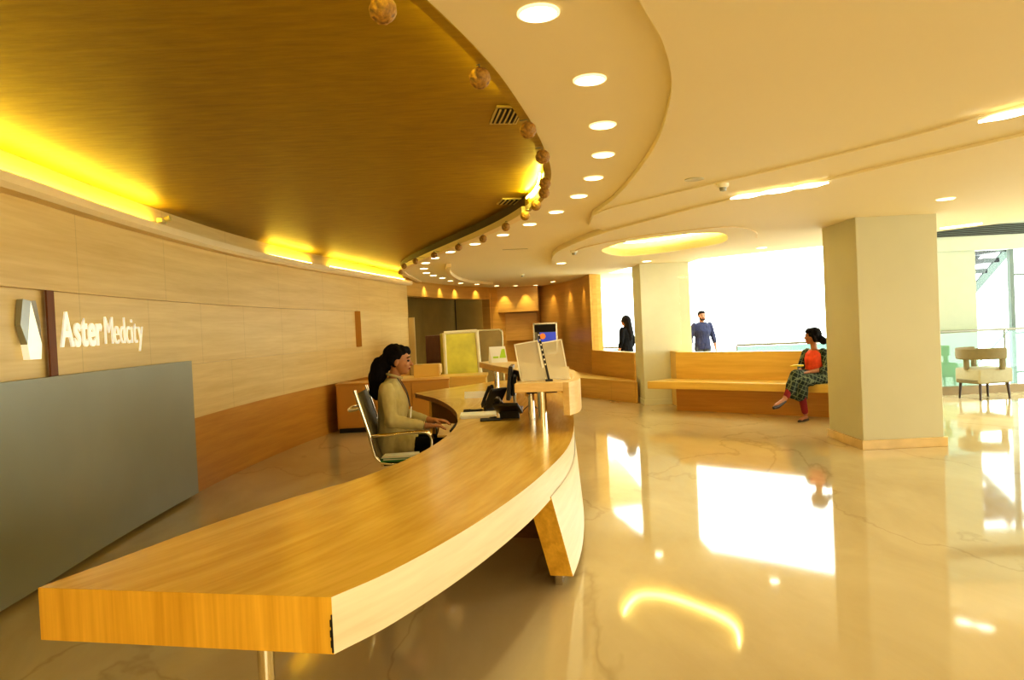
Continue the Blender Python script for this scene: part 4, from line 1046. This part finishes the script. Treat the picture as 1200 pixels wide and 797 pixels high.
def slotlight(a, b, w, label, lob):
    a, b = V(a), V(b); d = b-a; L = d.length
    t = thing('slot_light', label, 'ceiling light', (a.x, a.y, 2.511), math.atan2(d.y, d.x), 'recessed slot lights')
    t.location.z = 2.494
    pts = []
    for k in range(41):
        f = k/40; env = min(1, 8*f, 8*(1-f)); h = w*(.15+.85*abs(math.sin(PI*lob*f)))*env+.004
        pts.append((f*L, h))
    poly = [(x, h) for x, h in pts] + [(x, -h) for x, h in reversed(pts)]
    MB().prism(poly, -.018, -.008).build('lens', M['slot'], t)
    MB().prism([(x, y*1.15) for x, y in poly], -.008, .0).build('trim', M['dlrim'], t)
    for f in (.25, .75):
        c = a+d*f; spot((c.x, c.y, 2.42), 9, 140)
slotlight((1.88, 6.08), (2.46, 5.54), .065, 'wavy slot light of three glowing lobes in the middle of the right ceiling', 3)
slotlight((2.56, 3.92), (2.86, 3.45), .05, 'bright slot light cut by the right edge of the picture', 2)
slotlight((5.45, 9.15), (5.75, 8.80), .05, 'small double slot light above the gallery by the ceiling edge', 2)

# amber balls under the rim
balls = [(-.35, 2.25), (-.08, 2.90), (.13, 3.70), (.23, 4.30), (.28, 5.10), (.29, 5.46), (.25, 6.03), (.17, 6.56), (-.01, 7.23), (-.27, 8.12), (-.60, 8.85), (-.98, 9.63), (-1.32, 10.34), (-1.59, 11.06), (-1.81, 12.14)]
for k, (x, y) in enumerate(balls):
    t = thing('hanging_ball', 'amber woven ball hanging below the rim of the gold ceiling, '+ordn[k]+' from the camera', 'ornament', (x, y, 2.49), 0, 'amber balls under the ceiling rim')
    b = MB(); bmesh.ops.create_icosphere(b.bm, subdivisions=4, radius=.042)
    for v in b.bm.verts:
        v.co += v.co.normalized()*.0035*noise.noise(v.co*95)
    b.build('ball', M['ball'], t, smooth=True)
    # little arm up to the rim
    q = min(ovalc, key=lambda p: (p-V((x, y))).length)
    MB().tube([(0, 0, .036), (0, 0, .055), (q.x-x+.0, q.y-y, .055)], .003, 6).build('hook', M['steelrail'], t)

def vent(x, y, z, lx, ly, rz, label, n=5):
    t = thing('air_vent', label, 'vent', (x, y, z), rz)
    MB().box((0, 0, 0), (lx, ly, .01)).build('frame', M['ventm'], t)
    MB().box((0, 0, -.006), (lx*.86, ly*.82, .004)).build('backing', M['vdark'], t)
    for k in range(n): MB().box((-lx*.43+(k+.5)*lx*.86/n, 0, -.011), (lx*.86/n*.35, ly*.82, .006)).build('slat', M['ventm'], t)
vent(.03, 4.12, 2.693, .16, .34, .15, 'square slatted air grille in the gold ceiling near the second ball')
vent(.04, 6.95, 2.693, .20, .30, .2, 'small slatted air grille in the far part of the gold ceiling', 4)
vent(2.42, 9.95, 2.733, .50, .16, .15, 'narrow slatted grille inside the yellow lit ceiling pocket', 8)
t = thing('cove_lamp', 'small brass lamp bracket inside the yellow lit ceiling pocket', 'lamp', (1.62, 10.2, 2.60))
MB().cyl((0, 0, .14), (0, 0, .0), .03, .045).build('shade', M['ventm'], t, smooth=True)
MB().box((.06, 0, .10), (.14, .02, .02)).build('bracket', M['ventm'], t)
t = thing('cove_lamp', 'small brass lamp bracket on the lip at the left of the gold ceiling', 'lamp', (-2.98, 6.3, 2.53), .1)
MB().box((0, 0, .02), (.05, .12, .04), bev=.008).build('bracket', M['ventm'], t)
MB().cyl((.02, 0, .03), (.07, 0, .045), .02, .026).build('shade', M['ventm'], t, smooth=True)
def smoke(x, y, z, label, r=.045):
    t = thing('smoke_detector', label, 'smoke detector', (x, y, z))
    MB().lathe([(0, 0), (r, 0), (r, -.02), (r*.8, -.03), (0, -.03)], n=20).build('base', M['white'], t, smooth=40)
    MB().lathe([(0, -.03), (r*.6, -.03), (r*.5, -.055), (0, -.06)], n=20).build('sensor', M['greypanel'], t, smooth=40)
smoke(1.66, 5.55, 2.513, 'white smoke detector between the two ceiling steps')
smoke(.90, 9.95, 2.495, 'white smoke detector near the far curved ceiling tip', .05)
smoke(.27, 14.9, 2.56, 'small smoke detector on the far plain ceiling')
tag(MB().lathe([(0, 0), (.07, 0), (.07, -.006), (0, -.006)], (1.40, 5.38, 2.525), 20).build('ceiling_speaker', M['column'], smooth=40), 'flat round ceiling speaker beside the smoke detector between the steps', 'speaker')
tag(MB().box((.10, 10.0, 2.557), (.35, .03, .006)).build('air_slot', M['column']), 'thin air slot in the plain ceiling beyond the curved row', 'vent')

# yellow cove tubes: on the wall lip, behind the right rim, inside the pocket
def cove(path, label, off=.045, z=2.545, r=.009, m=None):
    p2 = [V((p.x, p.y)) for p in path]; N = normals2(p2)
    mb = MB().tube([(p.x+n_.x*off, p.y+n_.y*off, z) for p, n_ in zip(p2, N)], r, 8)
    tag(mb.build('light_strip', m or M['cove'], smooth=True), label, 'light strip', 'yellow cove light strips')
cove([p for p in wallp if -1 < p.y < 6.5], 'yellow light strip hidden on the wall lip nearest the camera')
cove([p for p in wallp if 9.2 < p.y < 10.6], 'yellow light strip on the wall lip in its middle stretch')
cove([p for p in wallp if 11.0 < p.y < 15], 'yellow light strip on the wall lip at its far end')
cove([p for p in ovalc if 5.5 < p.y < 6.6], 'short bright yellow light strip behind the right rim', -.02, 2.65, .006, m=M['cove4'])
M['cove2'] = emis('soft_cove_tube', (1, .80, .08), 45)
cove([p for p in ovalc if .2 < p.y < 3.8], 'soft yellow light strip behind the near right rim', -.015, 2.65, .006, m=M['cove2'])
M['cove3'] = emis('pocket_tube', (1, .84, .32), 26)
cove([V((2.1+(q[0]-2.1)*.93, 9.8+(q[1]-9.8)*.93)) for q in pocket], 'yellow light strip round the inside of the ceiling pocket', 0, 2.69, .012, m=M['cove3'])

# wall washers that scallop the far wood wall
Nf = normals2(farp)
for yy in (16.0, 16.9, 17.8, 18.6):
    i = min(range(len(farp)), key=lambda k: abs(farp[k].y-yy)); p, q = farp[i], Nf[i]
    spot((p.x+q.x*.16, p.y+q.y*.16, 2.53), 9, 85, (1, .80, .38), .02, 1, aim=(p.x, p.y, 2.25))
for x in (-.15, .42): spot((x, 19.27, 2.54), 26, 60, (1, .78, .35), .02, .7, aim=(x, 19.42, 1.9))
Nf = normals2(farp2)
for yy in (19.2, 17.9, 16.6):
    i = min(range(len(farp2)), key=lambda k: abs(farp2[k].y-yy)); p, q = farp2[i], Nf[i]
    spot((p.x+q.x*.2, p.y+q.y*.2, 2.54), 20, 60, (1, .70, .30), .02, .7, aim=(p.x+q.x*.04, p.y+q.y*.04, 1.7))

# ------------------------------------------------------------------ light
w = bpy.data.worlds.new('sky'); bpy.context.scene.world = w; w.use_nodes = True
bg = w.node_tree.nodes['Background']; bg.inputs[0].default_value = (.95, 1.0, .97, 1); bg.inputs[1].default_value = 5.6
def area(loc, aim, sx, sy, e, col):
    l = bpy.data.lights.new('area', 'AREA'); l.shape = 'RECTANGLE'; l.size = sx; l.size_y = sy; l.energy = e; l.color = col
    o = bpy.data.objects.new('area', l); C.objects.link(o); o.location = loc
    o.rotation_euler = (V(aim)-V(loc)).to_track_quat('-Z', 'Y').to_euler(); return o
WARM = (1, .86, .58)
area((7.8, -1.5, 2.4), (0, 6, .6), 3, 2, 200, WARM)  # unseen fill lamp added at the right, aimed into the lobby
area((1.5, -3.3, 1.5), (0, 6, 1.6), 5, 2.4, 150, WARM)  # unseen fill lamp added behind the camera
vs_ = bpy.context.scene.view_settings
vs_.view_transform = 'Standard'; vs_.look = 'Medium High Contrast'; vs_.exposure = .0; vs_.gamma = 1.0
cy_ = bpy.context.scene.cycles
cy_.max_bounces = 8; cy_.diffuse_bounces = 5; cy_.glossy_bounces = 4; cy_.transparent_max_bounces = 12
cy_.sample_clamp_indirect = 6; cy_.caustics_reflective = False; cy_.caustics_refractive = False
